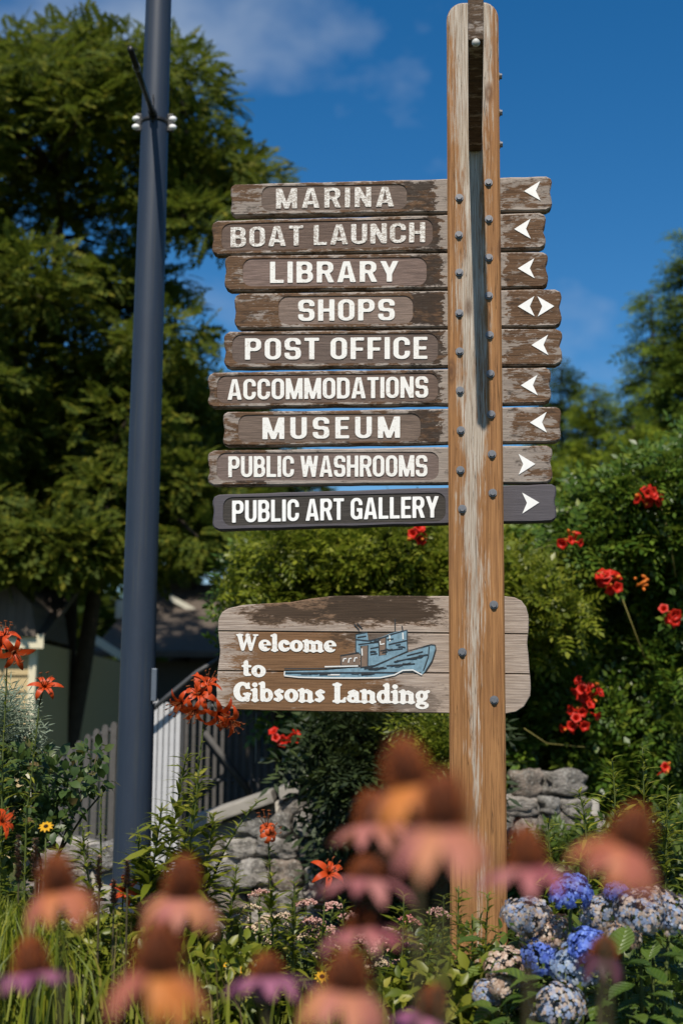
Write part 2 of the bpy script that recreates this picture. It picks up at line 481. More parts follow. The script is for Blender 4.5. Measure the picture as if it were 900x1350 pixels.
def fat(ch):
    """soft heavy serif letters of the welcome board"""
    Wd = {'W': 1.18, 'e': .62, 'l': .36, 'c': .58, 'o': .66, 'm': 1.06, 't': .46, 'G': .86, 'i': .36, 'b': .68, 's': .54,
          'n': .76, 'L': .70, 'a': .66, 'd': .70, 'g': .68}[ch]
    X, Y = _grid(Wd)
    E = lambda *a: f_ell(X, Y, *a); C = lambda *a: f_cap(X, Y, *a); B = lambda *a: f_box(X, Y, *a)
    def stem(x, h, top=True):
        k = U(C(x, .06, x, h - .06, .115), C(x - .13, .055, x + .13, .055, .055))
        return U(k, C(x - .16, h - .07, x - .02, h - .05, .055)) if top else k
    if ch == 'W': f = U(C(.20, .92, .36, .08, .11, .085), C(.62, .90, .38, .08, .05, .06), C(.62, .92, .78, .08, .11, .085), C(1.02, .90, .80, .08, .05, .06),
                        C(.06, .955, .34, .955, .042), C(.92, .955, 1.13, .955, .042))
    elif ch == 'e': f = D(E(.31, .33, .32, .35), E(.32, .47, .105, .085), B(.26, .25, .9, .34), B(.40, .15, .9, .30))
    elif ch == 'o': f = D(E(.33, .33, .34, .35), E(.33, .33, .10, .20))
    elif ch == 'c': f = U(D(E(.31, .33, .32, .35), E(.36, .36, .13, .18), B(.36, .22, .9, .42)), E(.44, .49, .12, .11))
    elif ch == 'l': f = stem(.18, 1.0)
    elif ch == 'i': f = U(stem(.18, .66), E(.17, .88, .13, .12))
    elif ch == 't': f = U(C(.2, .16, .2, .84, .115, .10), C(.05, .60, .40, .60, .06), C(.22, .12, .40, .10, .10, .05))
    elif ch == 'n': f = U(stem(.18, .68), stem(.57, .52, False), C(.24, .52, .42, .58, .06, .10), C(.42, .58, .57, .48, .10, .115))
    elif ch == 'm': f = U(stem(.18, .68), stem(.53, .5, False), stem(.88, .5, False), C(.24, .52, .40, .58, .06, .10), C(.40, .58, .53, .48, .10, .115),
                          C(.58, .52, .74, .58, .06, .10), C(.74, .58, .88, .48, .10, .115))
    elif ch == 'b': f = U(C(.18, .1, .18, .95, .115), C(.03, .94, .16, .95, .055), D(E(.37, .33, .31, .35), E(.38, .33, .085, .20)))
    elif ch == 'd': f = U(C(.50, .1, .50, .95, .115), C(.36, .94, .5, .95, .055), C(.50, .055, .66, .055, .055), D(E(.31, .33, .31, .35), E(.30, .33, .085, .20)))
    elif ch == 'a': f = U(C(.47, .1, .47, .5, .115), C(.47, .055, .62, .055, .055), D(E(.28, .22, .27, .23), E(.30, .22, .075, .09)), C(.14, .52, .34, .60, .08, .09), C(.34, .60, .46, .5, .09, .115))
    elif ch == 's': f = U(C(.17, .47, .30, .58, .12, .10), C(.30, .58, .44, .54, .10, .07), C(.17, .47, .37, .22, .12), C(.37, .22, .24, .09, .12, .10), C(.24, .09, .09, .12, .10, .07))
    elif ch == 'g': f = U(D(E(.30, .40, .29, .28), E(.30, .41, .08, .14)), C(.50, .60, .62, .64, .07), D(E(.32, -.10, .31, .20), E(.32, -.12, .15, .07)), C(.14, .12, .24, .10, .08))
    elif ch == 'L': f = U(C(.26, .06, .26, .94, .13), C(.08, .055, .62, .055, .055), C(.08, .945, .42, .945, .055), C(.56, .08, .64, .24, .09, .045))
    elif ch == 'G': f = U(D(E(.43, .5, .43, .52), E(.46, .52, .16, .33), B(.48, .30, 1.2, .66)), C(.52, .38, .82, .38, .055), C(.68, .08, .68, .36, .11), C(.74, .94, .72, .74, .055))
    return Wd, X, Y, f + .008

_glyphs = {}
def glyph(kind, ch):
    key = (kind, ch)
    if key in _glyphs: return _glyphs[key]
    Wd, X, Y, f = (sans if kind == 'sans' else fat)(ch)
    V, idx, faces = [], {}, []
    ny, nx = f.shape
    def vert(k, x, y):
        if k not in idx: idx[k] = len(V); V.append((x, y))
        return idx[k]
    for j in range(ny - 1):
        for i in range(nx - 1):
            cs = [(j, i), (j, i + 1), (j + 1, i + 1), (j + 1, i)]
            fv = [f[c] for c in cs]
            if max(fv) <= 0: continue
            poly = []
            for k in range(4):
                a, b = cs[k], cs[(k + 1) % 4]
                fa, fb = f[a], f[b]
                if fa > 0: poly.append(vert(a, X[a], Y[a]))
                if (fa > 0) != (fb > 0):
                    t = fa / (fa - fb)
                    poly.append(vert((min(a, b), max(a, b)), X[a] + t * (X[b] - X[a]), Y[a] + t * (Y[b] - Y[a])))
            if len(poly) >= 3: faces.append(poly)
    _glyphs[key] = (Wd, V, faces)
    return _glyphs[key]

def text_meshes(name, text, kind, quad, yf, yb, gap=.11, space=.34, fit=None):
    """quad: local (x,z) of bottom-left, bottom-right, top-right, top-left; raised from yb to yf; one mesh per word"""
    bl, br, tr, tl = [Vector(q) for q in quad]
    if fit:     # letters keep their own width, the spacing takes up the rest
        want = (br - bl).length / (tl - bl).length / fit
        nat = sum(glyph(kind, ch)[0] for ch in text if ch != ' ')
        units = sum(1 if ch != ' ' else 2.2 for ch in text) - 1
        gap = max(.075, min(.24, (want - nat) / units)); space = max(.27, gap * 2.2)
    x, words = 0.0, [[]]
    for ch in text:
        if ch == ' ': x += space; words.append([]); continue
        Wd, V, F = glyph(kind, ch)
        words[-1].append((x, V, F)); x += Wd + gap
    total = x - gap
    out = []
    for items in words:
        bm = bmesh.new()
        for x0, V, F in items:
            vv = []
            for a, b in V:
                u, v = (x0 + a) / total, b
                p = bl * (1 - u) * (1 - v) + br * u * (1 - v) + tr * u * v + tl * (1 - u) * v
                vv.append(bm.verts.new((p.x, yb, p.y)))
            for f in F:
                try: bm.faces.new([vv[i] for i in f])
                except ValueError: pass
        bmesh.ops.dissolve_limit(bm, angle_limit=.01, verts=bm.verts[:], edges=bm.edges[:])
        r = bmesh.ops.extrude_face_region(bm, geom=bm.faces[:])
        for v in r['geom']:
            if isinstance(v, bmesh.types.BMVert): v.co.y = yf
        bmesh.ops.triangulate(bm, faces=[f for f in bm.faces if len(f.verts) > 4])
        out.append(mesh_bm(name, bm))
    return out

# ------------------------------------------------------------------ ground
t = NT('soil')
n1 = t.noise(t.coord(), 2.5, 6); n2 = t.noise(t.coord(), 60, 4)
c = t.mix(n1, (.045, .032, .022), (.085, .062, .042)); c = t.mix(t.ramp(n2, [(.4, 0.0), (.7, .6)]), c, (.03, .022, .016))
t.bump(n2, .8, .03)
M_soil = t.done(c, .95, .1)
t = NT('grass_ground')
n1 = t.noise(t.coord(), .6, 6); n2 = t.noise(t.coord(), 25, 5)
c = t.mix(n1, (.035, .055, .014), (.07, .085, .025)); c = t.mix(t.ramp(n2, [(.45, 0.0), (.7, .5)]), c, (.09, .08, .045))
t.bump(n2, .6, .05)
M_lawn = t.done(c, .95, .1)

gv = [(-1200, -200, 0), (1200, -200, 0), (1200, 1500, 0), (-1200, 1500, 0)]
tag(link('ground', mesh_np('ground', gv, [[(0, 1, 2, 3)]]), mat=M_lawn), kind='structure')
bed = []
nb = 48
for i in range(nb):
    a = 2 * math.pi * i / nb
    r = 1 + .06 * math.sin(3 * a) + .04 * math.sin(7 * a)
    bed.append((5.5 * r * math.cos(a), 4.6 + 3.7 * r * math.sin(a), .004))
bm = bmesh.new(); bm.faces.new([bm.verts.new(p) for p in bed])
tag(link('flower_bed_soil', mesh_bm('flower_bed_soil', bm), mat=M_soil), kind='structure')

# ------------------------------------------------------------------ signpost
SIGN_YAW = R(-5.0)
p0 = at(627.5, 600, 4.9)
sign = empty('signpost', (p0.x, p0.y, 0), SIGN_YAW)
tag(sign, 'tall wooden directional signpost with nine stacked arm boards and a welcome board', 'signpost')
_inv = Matrix.Rotation(-SIGN_YAW, 3, 'Z')
def SP(px, py, y=0.0):
    """local (x,z) on the plane y of the signpost for a photo pixel"""
    o = _inv @ (Vector((0, 0, ZC)) - Vector((p0.x, p0.y, 0))); d = _inv @ ray(px, py)
    t_ = (y - o.y) / d.y
    return Vector((o.x + d.x * t_, o.z + d.z * t_))

# post timber: varnished orange-brown, weathered pale down the middle
t = NT('post_timber')
tc = t.node('TexCoord'); sep = t.node('SeparateXYZ'); t.link(tc.outputs['Object'], sep.inputs[0])
g1 = t.noise(t.coord((42, 42, 1.3)), 2.2, 6, .6, .5)
g2 = t.noise(t.coord((150, 150, 3.0)), 2.0, 3, .6)
bl = t.noise(t.coord((9, 9, 1.1), (0, 0, 4.2)), 2.4, 5, .65)
st = t.mix(t.ramp(g1, [(.3, 0.0), (.72, 1.0)]), (.17, .074, .026), (.38, .190, .072))
st = t.mix(t.ramp(g2, [(.5, 0.0), (.7, .6)]), st, (.10, .045, .018))
pale = t.mix(t.ramp(g2, [(.35, 0.0), (.65, 1.0)]), (.22, .165, .115), (.50, .445, .375))
wob = t.math('MULTIPLY', t.math('SUBTRACT', t.noise(t.coord((0.01, .01, 1.6)), 1.0, 3), .5), .10)
ax = t.math('ABSOLUTE', t.math('ADD', t.math('ADD', sep.outputs['X'], .010), wob))
band = t.math('SUBTRACT', 1.0, t.math('MULTIPLY', ax, 13.0))
low = t.node('MapRange'); low.inputs['From Min'].default_value = 1.0; low.inputs['From Max'].default_value = 2.5
low.inputs['To Min'].default_value = -.42; low.inputs['To Max'].default_value = .06
t.link(sep.outputs['Z'], low.inputs['Value'])
hi = t.node('MapRange'); hi.inputs['From Min'].default_value = 3.45; hi.inputs['From Max'].default_value = 4.1
hi.inputs['To Min'].default_value = 0.0; hi.inputs['To Max'].default_value = .42
t.link(sep.outputs['Z'], hi.inputs['Value'])
v = t.math('ADD', t.math('MULTIPLY', band, .78), t.math('ADD', low.outputs[0], hi.outputs[0]))
v = t.math('ADD', v, t.math('MULTIPLY', t.math('SUBTRACT', bl, .5), 1.2))
v = t.math('ADD', v, t.math('MULTIPLY', t.math('SUBTRACT', g1, .5), 1.5))
bl2 = t.noise(t.coord((60, 60, 5.0), (1, 0, 2)), 2.0, 5, .7)
v = t.math('ADD', v, t.math('MULTIPLY', t.math('SUBTRACT', bl2, .5), 1.6))
msk = t.ramp(v, [(.24, 0.0), (.62, .95)])
col = t.mix(msk, st, pale)
vo = t.node('TexVoronoi', Scale=1.0); vo.inputs['Randomness'].default_value = 1.0
t.link(t.coord((7, 7, 2.6), (.3, 0, .2)), vo.inputs['Vector'])
col = t.mix(t.ramp(vo.outputs['Distance'], [(.05, .9), (.085, .35), (.10, .75), (.16, 0.0)]), col, (.10, .045, .02))
ck = t.noise(t.coord((30, 30, .55), (2, 0, 1)), 1.8, 3, .5, 1.2)
crk = t.ramp(ck, [(.492, 0.0), (.5, .8), (.508, 0.0)])
col = t.mix(t.math('MULTIPLY', crk, .85), col, (.04, .022, .012))
t.bump(t.math('SUBTRACT', t.math('ADD', g1, t.math('MULTIPLY', g2, .5)), t.math('MULTIPLY', crk, .8)), .6, .004)
M_post = t.done(col, .7, .25)
M_dark_timber = board_mat('arm_timber', 9.7, pale=.25, stain=(.075, .048, .03))

def plate_bm(outline, y0, y1, ch=.004, panel=None, rec=.004):
    """board from an (x,z) outline: front at y0, back at y1, worn edge, optional sunk panel"""
    n = len(outline)
    area = sum(outline[i][0] * outline[(i + 1) % n][1] - outline[(i + 1) % n][0] * outline[i][1] for i in range(n))
    if area < 0: outline = outline[::-1]
    ins = []
    for i in range(n):
        a, b, c_ = Vector(outline[i - 1]), Vector(outline[i]), Vector(outline[(i + 1) % n])
        d1, d2 = (b - a).normalized(), (c_ - b).normalized()
        nn = Vector((-d1.y - d2.y, d1.x + d2.x))
        nn = nn / max(nn.length, .3) if nn.length > 0 else nn
        ins.append(b + nn * ch)
    bm = bmesh.new()
    L = [[bm.verts.new((p[0], y, p[1])) for p in pts] for pts, y in ((ins, y0), (outline, y0 + ch), (outline, y1))]
    for k in range(2):
        for i in range(n):
            j = (i + 1) % n
            bm.faces.new((L[k][i], L[k][j], L[k + 1][j], L[k + 1][i]))
    bm.faces.new(L[2])
    if panel:
        P1 = [bm.verts.new((p[0], y0, p[1])) for p in panel]
        P2 = [bm.verts.new((p[0], y0 + rec, p[1])) for p in panel]
        m = len(panel)
        for i in range(m): bm.faces.new((P1[i], P1[(i + 1) % m], P2[(i + 1) % m], P2[i]))
        es = [bm.edges.get((L[0][i], L[0][(i + 1) % n])) for i in range(n)] + [bm.edges.get((P1[i], P1[(i + 1) % m])) for i in range(m)]
        bmesh.ops.triangle_fill(bm, edges=es, use_beauty=True)
    else:
        es = [bm.edges.get((L[0][i], L[0][(i + 1) % n])) for i in range(n)]
        bmesh.ops.triangle_fill(bm, edges=es, use_beauty=True)
    return bm

def rrect(x0, z0, x1, z1, r, seg=5, tilt=0.0):
    out = []
    for cx, cz, a0 in ((x1 - r, z1 - r, 0), (x0 + r, z1 - r, 90), (x0 + r, z0 + r, 180), (x1 - r, z0 + r, 270)):
        for k in range(seg + 1):
            a = R(a0 + 90 * k / seg)
            out.append((cx + r * math.cos(a), cz + r * math.sin(a)))
    xm = (x0 + x1) / 2
    return [(x, z + (x - xm) * tilt) for x, z in out]

# post: two timbers with the boards clamped between them
ZTOP = SP(624, 2).y
def post_outline(z0, grow=0.0):
    wl_, wr_ = SP(590.5, 600).x - .0 - grow, SP(662.5, 600).x + grow
    r = .062
    pts = [(wl_, z0), (wr_, z0)]
    for k in range(7): a = R(90 * k / 6); pts.append((wr_ - r + r * math.cos(a), ZTOP - r * 1.2 + r * 1.2 * math.sin(a)))
    for k in range(7): a = R(90 + 90 * k / 6); pts.append((wl_ + r + r * math.cos(a), ZTOP - r * 1.2 + r * 1.2 * math.sin(a)))
    return pts
link('front_timber', mesh_bm('front_timber', plate_bm(post_outline(0.0), 0, .094, .009)), sign, M_post)
link('rear_timber', mesh_bm('rear_timber', plate_bm(post_outline(0.0, -.004), .146, .235, .009)), sign, M_post)
PL, PR = SP(590.5, 600).x, SP(662.5, 600).x

t = NT('white_lettering')
nz = t.noise(t.coord((16, 1, 40)), 4, 5, .7); nb_ = t.noise(t.coord((60, 1, 60)), 4, 3, .6)
worn = t.ramp(t.math('ADD', t.math('MULTIPLY', nz, .65), t.math('MULTIPLY', nb_, .35)), [(.545, 0.0), (.62, .7)])
c = t.mix(worn, (.71, .695, .66), (.34, .27, .22))
M_letter = t.done(c, .6, .3)
t = NT('worn_lettering')
nz = t.noise(t.coord((22, 1, 60)), 4, 5, .7); nb_ = t.noise(t.coord((70, 1, 70)), 4, 3, .6)
worn = t.ramp(t.math('ADD', t.math('MULTIPLY', nz, .6), t.math('MULTIPLY', nb_, .4)), [(.46, 0.0), (.54, .85)])
c = t.mix(worn, (.74, .72, .68), (.24, .19, .155))
M_letter_worn = t.done(c, .7, .2)
M_letter_new = plain('fresh_white_paint', (.75, .745, .73), .55, .3, vary=.10, scale=45)
M_galv = plain('galvanised_steel', (.17, .17, .18), .5, .5, .6, .3, 120)
M_bolt_dark = plain('bolt_steel', (.10, .10, .105), .5, .5, .5, .3, 120)

def panel_mat(name, seed, c=(.185, .135, .112)):
    t = NT(name)
    g1 = t.noise(t.coord((3, 20, 80), (seed, 0, seed)), 3, 6, .62, .8)
    g2 = t.noise(t.coord((7, 60, 300), (seed, 0, seed)), 2.2, 3, .6)
    col = t.mix(t.ramp(g1, [(.3, 0.0), (.7, 1.0)]), tuple(x * .55 for x in c), tuple(x * 1.25 for x in c))
    col = t.mix(t.ramp(g2, [(.46, .6), (.6, 0.0)]), col, tuple(x * .40 for x in c))
    t.bump(t.math('ADD', g1, g2), .5, .004)
    return t.done(col, .8, .2)

bolt_bm = bmesh.new()
bmesh.ops.create_cone(bolt_bm, cap_ends=True, segments=16, radius1=.0165, radius2=.0155, depth=.004, matrix=Matrix.Translation((0, 0, .002)))
bmesh.ops.create_cone(bolt_bm, cap_ends=True, segments=6, radius1=.0115, radius2=.0108, depth=.010, matrix=Matrix.Translation((0, 0, .008)))
bolt_me = mesh_bm('bolt', bolt_bm); bolt_me.materials.append(M_galv)
def bolt(px, py, parent=sign):
    q = SP(px, py, 0)
    return link('bolt', bolt_me, parent, loc=(q.x, 0, q.y), rot=(R(90), random.Random(px * py).random(), 0))

BY, BT = .097, .143     # front and back of the arm boards
BOARDS = [  # word, left end x / top / bottom, right end x / top / bottom, text x0 x1, left top/bottom, right top/bottom, panel x0 x1, arrow (x, y, dir), stain span, style
 ('MARINA', (304, 243, 284), (727, 232, 277), (364, 519, 248.5, 275, 246, 272), (345, 536), [(701, 252, -1)], (-9, 574), .75, 'worn'),
 ('BOAT LAUNCH', (279, 291, 336), (719, 280, 327), (304, 560, 299.5, 326, 293, 319), (292, 570), [(688, 302, -1)], (-9, 579), .3, 'worn'),
 ('LIBRARY', (296, 337, 383), (722, 332, 378), (356, 525, 345, 373, 344, 371), (320, 562), [(693, 354, -1)], (-9, 582), .3, 'white'),
 ('SHOPS', (309, 387, 433), (740, 381, 430), (393, 520, 395, 423, 394, 422), (367, 544), [(693, 404, -1), (719, 404, 1)], (-9, 586), .05, 'white'),
 ('POST OFFICE', (295, 437, 485), (741, 433, 481), (323, 563, 446, 474, 444, 473), (306, 577), [(711, 455, -1)], (-9, 584), .4, 'white'),
 ('ACCOMMODATIONS', (274, 491, 537), (726, 484, 531), (300, 564, 500, 527, 496, 524), (286, 577), [(697, 508, -1)], (-9, 581), .5, 'white'),
 ('MUSEUM', (294, 543, 588), (739, 536, 582), (346, 527, 550.5, 579, 549, 577), (314, 554), [(709, 557, -1)], (-9, 579), .6, 'white'),
 ('PUBLIC WASHROOMS', (274, 594, 640), (728, 587, 636), (301, 563, 601.5, 629, 600, 628), (286, 578), [(694, 612, 1)], (-9, 400), .9, 'white'),
 ('PUBLIC ART GALLERY', (280, 652, 699), (733, 638, 687), (306, 578, 660, 689, 654, 682), (294, 587), [(699, 663, 1)], None, 0, 'new'),
]
rb = random.Random(5)
t = NT('grey_board_paint')
g1 = t.noise(t.coord((3, 20, 90)), 3, 6, .62, .6)
c = t.mix(t.ramp(g1, [(.3, 0.0), (.7, 1.0)]), (.050, .044, .050), (.085, .075, .085))
c = t.mix(t.ramp(t.noise(t.coord((20, 20, 200)), 3, 4, .7), [(.62, 0.0), (.7, .5)]), c, (.17, .13, .12))
t.bump(g1, .35, .003)
M_greyboard = t.done(c, .55, .35)
M_greypanel = panel_mat('gallery_panel_wood', 40, (.068, .060, .053))
ARROW = [(-.5, 0), (.5, .56), (.22, 0), (.5, -.56)]
for bi, (word, le, re_, tx, pnl, arrows, span, pale_, style) in enumerate(BOARDS):
    TL, BL = SP(le[0], le[1], BY), SP(le[0], le[2], BY)
    TR, BR = SP(re_[0], re_[1], BY), SP(re_[0], re_[2], BY)
    def edge_pt(u, v):
        a = BL.lerp(TL, v); b = BR.lerp(TR, v)
        return a.lerp(b, u)
    h = (TL - BL).length; w = (TR - TL).length
    out = []
    def end_profile(side):
        prof = []
        r = .20 * rb.uniform(.8, 1.15); notch = rb.uniform(.03, .07); nc = rb.uniform(.42, .58)
        for k in range(17):
            v = k / 16
            e = 0.0
            if v < r: e = r * (1 - math.sqrt(max(0, 1 - ((r - v) / r) ** 2))) * .8
            if v > 1 - r: e = max(e, r * (1 - math.sqrt(max(0, 1 - ((v - 1 + r) / r) ** 2))) * .8)
            e += notch * math.exp(-((v - nc) / .16) ** 2) + rb.uniform(-.006, .006)
            prof.append((v, e * h))
        return prof
    for v, e in end_profile('R'):
        p = edge_pt(1, v); out.append((p.x - e, p.y))
    for k in range(1, 24):
        u = 1 - k / 24; p = edge_pt(u, 1); out.append((p.x, p.y + rb.uniform(-.0013, .0013)))
    for v, e in reversed(end_profile('L')):
        p = edge_pt(0, v); out.append((p.x + e, p.y))
    for k in range(1, 24):
        u = k / 24; p = edge_pt(u, 0); out.append((p.x, p.y + rb.uniform(-.0013, .0013)))
    # sunk panel round the word
    tilt = (tx[5] - tx[3]) / (tx[1] - tx[0]) * -1
    a, b = SP(pnl[0], (tx[2] + tx[3]) / 2, BY), SP(pnl[1], (tx[4] + tx[5]) / 2, BY)
    cz = (a.y + b.y) / 2; ph = h * .40
    pan = rrect(a.x, cz - ph, b.x, cz + ph, ph * .62, 5, (b.y - a.y) / (b.x - a.x))
    if style == 'new': mb = M_greyboard; mp = M_greypanel
    else:
        x1 = SP(span[1], 400, BY).x
        mb = board_mat('board_wood_%d' % bi, bi * 1.37 + .4, (x1 if bi != 7 else -.8, PR + [.0, .012, .02, .03, .012, .02, .04, .10][bi]), pale_, edge_line=((TL.y + BL.y) / 2 - TL.x * (TR.y + BR.y - TL.y - BL.y) / 2 / (TR.x - TL.x), (TR.y + BR.y - TL.y - BL.y) / 2 / (TR.x - TL.x), h))
        mp = panel_mat('board_panel_%d' % bi, bi * 2.1 + 3, [(.19, .14, .115), (.17, .118, .095), (.235, .165, .14), (.26, .19, .155), (.17, .125, .105), (.18, .125, .10), (.20, .145, .115), (.21, .155, .135)][bi])
    me = mesh_bm('arm_board', plate_bm(out, BY, BT, .005, pan, .004))
    bo = link('arm_board', me, sign, mb)
    bo['label'] = 'arm board reading %s' % word
    # panel floor sheet
    pm = plate_bm([(x * .9995 + .0005 * (a.x + b.x) / 2, z) for x, z in pan], BY + .0036, BY + .010, .0004)
    link('sunk_panel', mesh_bm('sunk_panel', pm), bo, mp)
    q = [SP(tx[0], tx[3], BY), SP(tx[1], tx[5], BY), SP(tx[1], tx[4], BY), SP(tx[0], tx[2], BY)]
    for me in text_meshes('lettering', word, 'sans', q, BY + .0004, BY + .0045, fit=1.24):
        link('lettering', me, bo, {'worn': M_letter_worn, 'white': M_letter, 'new': M_letter_new}[style])
    for (ax_, ay_, d) in arrows:
        ctr = SP(ax_, ay_, BY); sc = .064
        sl = (TR.y - TL.y) / (TR.x - TL.x)
        bm = bmesh.new()
        lo_, hi_ = [], []
        for x, z in ARROW:
            X = ctr.x + (x if d < 0 else -x) * sc; Z = ctr.y + z * sc * 1.13 + (X - ctr.x) * sl
            lo_.append(bm.verts.new((X, BY - .0028, Z))); hi_.append(bm.verts.new((X, BY + .002, Z)))
        bm.faces.new((lo_[0], lo_[1], lo_[2])); bm.faces.new((lo_[0], lo_[2], lo_[3]))
        for k in range(4): bm.faces.new((lo_[k], lo_[(k + 1) % 4], hi_[(k + 1) % 4], hi_[k]))
        link('arrow', mesh_bm('arrow', bm), bo, M_letter_new)

for px, py in [(605, 261), (604.5, 310), (605, 359.5), (605, 413), (605.5, 463.5), (606, 515), (607, 567.5), (606.5, 620), (609, 671),
               (643.5, 241), (644, 289), (644, 340), (644, 390), (645, 442), (646, 493), (647, 546.5), (648, 599), (649, 650),
               (650.5, 797.5), (609, 860), (651, 923)]:
    bolt(px, py)
for py in (100, 148, 190):
    q = SP(657, py, .04)
    o = link('bolt', bolt_me, sign, loc=(PR, .045, q.y), rot=(0, R(90), 0))

# bracket arm for a hanging basket, pointing at the viewer
ZB = SP(626, 200).y
arm_x = SP(626, 200).x
aw = .0255
bm = bmesh.new(); bm_box(bm, -aw, aw, -.87, -.001, 0, .19, .006)
arm = link('bracket_arm', mesh_bm('bracket_arm', bm), sign, M_dark_timber, loc=(arm_x, 0, ZB), rot=(0, 0, R(-.6)))
bm = bmesh.new()
bmesh.ops.create_uvsphere(bm, u_segments=12, v_segments=8, radius=.014, matrix=Matrix.Translation((0, -.86, -.004)))
link('hook_nut', mesh_bm('hook_nut', bm, True), arm, plain('pale_hook', (.5, .49, .46), .5, .4))

# welcome board: three planks, hidden backing sheet added to block light through the seams
WY = .097
def welcome_mat(name, seed, spans, dark, extra=0.0):
    t = NT(name)
    tc = t.node('TexCoord'); sep = t.node('SeparateXYZ'); t.link(tc.outputs['Object'], sep.inputs[0])
    g1 = t.noise(t.coord((1.8, 20, 90), (seed, 0, seed)), 3.0, 6, .62, .5)
    g2 = t.noise(t.coord((4, 60, 330), (seed, 0, seed)), 2.2, 3, .6)
    blot = t.noise(t.coord((4, 8, 14), (seed, 0, seed)), 2.4, 6, .68, .3)
    fl = t.noise(t.coord((26, 60, 110), (seed, 0, 2)), 2.0, 4, .7)
    base = t.mix(t.ramp(g1, [(.32, 0.0), (.66, 1.0)]), (.27, .205, .16), (.50, .415, .35))
    base = t.mix(t.ramp(g2, [(.40, .7), (.56, 0.0)]), base, (.13, .10, .085))
    col = base
    for (x0, x1, z0, z1, c_, k) in spans:
        a, b = SP(x0, z1, WY), SP(x1, z0, WY)
        fx = t.math('MINIMUM', t.math('MULTIPLY', t.math('SUBTRACT', sep.outputs['X'], a.x), 5.0), t.math('MULTIPLY', t.math('SUBTRACT', b.x, sep.outputs['X']), 5.0))
        fz = t.math('MINIMUM', t.math('MULTIPLY', t.math('SUBTRACT', sep.outputs['Z'], a.y), 16.0), t.math('MULTIPLY', t.math('SUBTRACT', b.y, sep.outputs['Z']), 16.0))
        f = t.math('MINIMUM', t.math('MINIMUM', fx, fz), .85)
        v = t.math('ADD', f, t.math('ADD', t.math('MULTIPLY', t.math('SUBTRACT', blot, .5), 2.2), t.math('ADD', t.math('MULTIPLY', t.math('SUBTRACT', fl, .5), 1.1), t.math('MULTIPLY', t.math('SUBTRACT', g1, .5), .9))))
        cc = t.mix(t.ramp(g1, [(.3, 0.0), (.7, 1.0)]), tuple(q * .6 for q in c_), tuple(q * 1.4 for q in c_))
        col = t.mix(t.math('MULTIPLY', t.ramp(v, [(.12, 0.0), (.36, 1.0)]), k), col, cc)
    t.bump(t.math('ADD', g1, t.math('MULTIPLY', g2, .6)), .55, .004)
    return t.done(col, .82, .18)
BRN, DRK = (.155, .080, .036), (.045, .030, .020)
M_wel = [welcome_mat('welcome_wood_0', 3.3, [(312, 585, 778, 828, BRN, .8), (318, 440, 790, 826, DRK, .9), (410, 590, 778, 826, DRK, .95)], DRK),
         welcome_mat('welcome_wood_1', 8.1, [(294, 490, 822, 896, BRN, .95), (420, 560, 822, 850, DRK, .75)], DRK),
         welcome_mat('welcome_wood_2', 14.7, [(288, 530, 876, 945, BRN, .95), (470, 590, 900, 945, DRK, .55)], DRK)]
top_line = [(289, 814), (293, 807), (301, 802), (320, 797.5), (352, 795.5), (385, 793.5), (410, 789), (440, 785.5), (480, 785), (594, 786), (665, 786), (678, 787.5), (687, 792), (693, 800), (696, 811)]
bot_line = [(285.5, 922), (290, 930), (300, 935), (350, 937), (594, 940.5), (665, 941.5), (680, 938.5), (690, 932), (697, 920)]
seam1 = lambda x: 832 + (x - 287) * .0098
seam2 = lambda x: 884.5 + (x - 287) * .0105
left_x = lambda y: 287.5 + 2.6 * math.exp(-((y - 858) / 14) ** 2) - 2.4 * math.exp(-((y - 905) / 18) ** 2)
right_x = lambda y: 696.5 - 2.0 * math.exp(-((y - 848) / 12) ** 2) + 2.6 * math.exp(-((y - 905) / 22) ** 2)
def wel_outline(k):
    g = .55
    if k == 0:
        pts = top_line + [(right_x(y), y) for y in np.linspace(816, seam1(696) - g, 4)]
        pts += [(x, seam1(x) - g) for x in np.linspace(690, 292, 14)] + [(left_x(y), y) for y in np.linspace(seam1(287) - g, 820, 4)]
    elif k == 1:
        pts = [(x, seam1(x) + g) for x in np.linspace(292, 690, 14)] + [(right_x(y), y) for y in np.linspace(seam1(696) + g, seam2(696) - g, 9)]
        pts += [(x, seam2(x) - g) for x in np.linspace(690, 292, 14)] + [(left_x(y), y) for y in np.linspace(seam2(287) - g, seam1(287) + g, 9)]
    else:
        pts = [(x, seam2(x) + g) for x in np.linspace(292, 690, 14)] + [(right_x(y), y) for y in np.linspace(seam2(696) + g, 918, 6)]
        pts += bot_line[::-1] + [(left_x(y), y) for y in np.linspace(915, seam2(287) + g, 6)]
    return [tuple(SP(x, y, WY)) for x, y in pts]
q0, q1 = SP(310, 928, WY), SP(676, 803, WY)
bm = bmesh.new(); bm_box(bm, q0.x, q1.x, WY + .0465, WY + .0485, q0.y, q1.y)
wel = link('welcome_board', mesh_bm('welcome_board', bm), sign, M_dark_timber)
wel['label'] = 'wide welcome board of three weathered planks with painted boat'
for k in range(3):
    link('plank', mesh_bm('plank', plate_bm(wel_outline(k), WY + (0, .0015, .0005)[k], WY + .046, .003)), wel, M_wel[k])
def wtext(word, x0, x1, yb0, yb1, yt0, yt1, sp=.30):
    q = [SP(x0, yb0, WY), SP(x1, yb1, WY), SP(x1, yt1, WY), SP(x0, yt0, WY)]
    for me in text_meshes('lettering', word, 'fat', q, WY - .0015, WY + .004, .015, sp):
        link('lettering', me, wel, M_letter)
wtext('Welcome', 311, 443, 857.5, 859.5, 836, 837.5)
wtext('to', 319, 350, 891.5, 892.5, 869, 870)
wtext('Gibsons Landing', 308, 566, 924, 927.5, 899.5, 903)

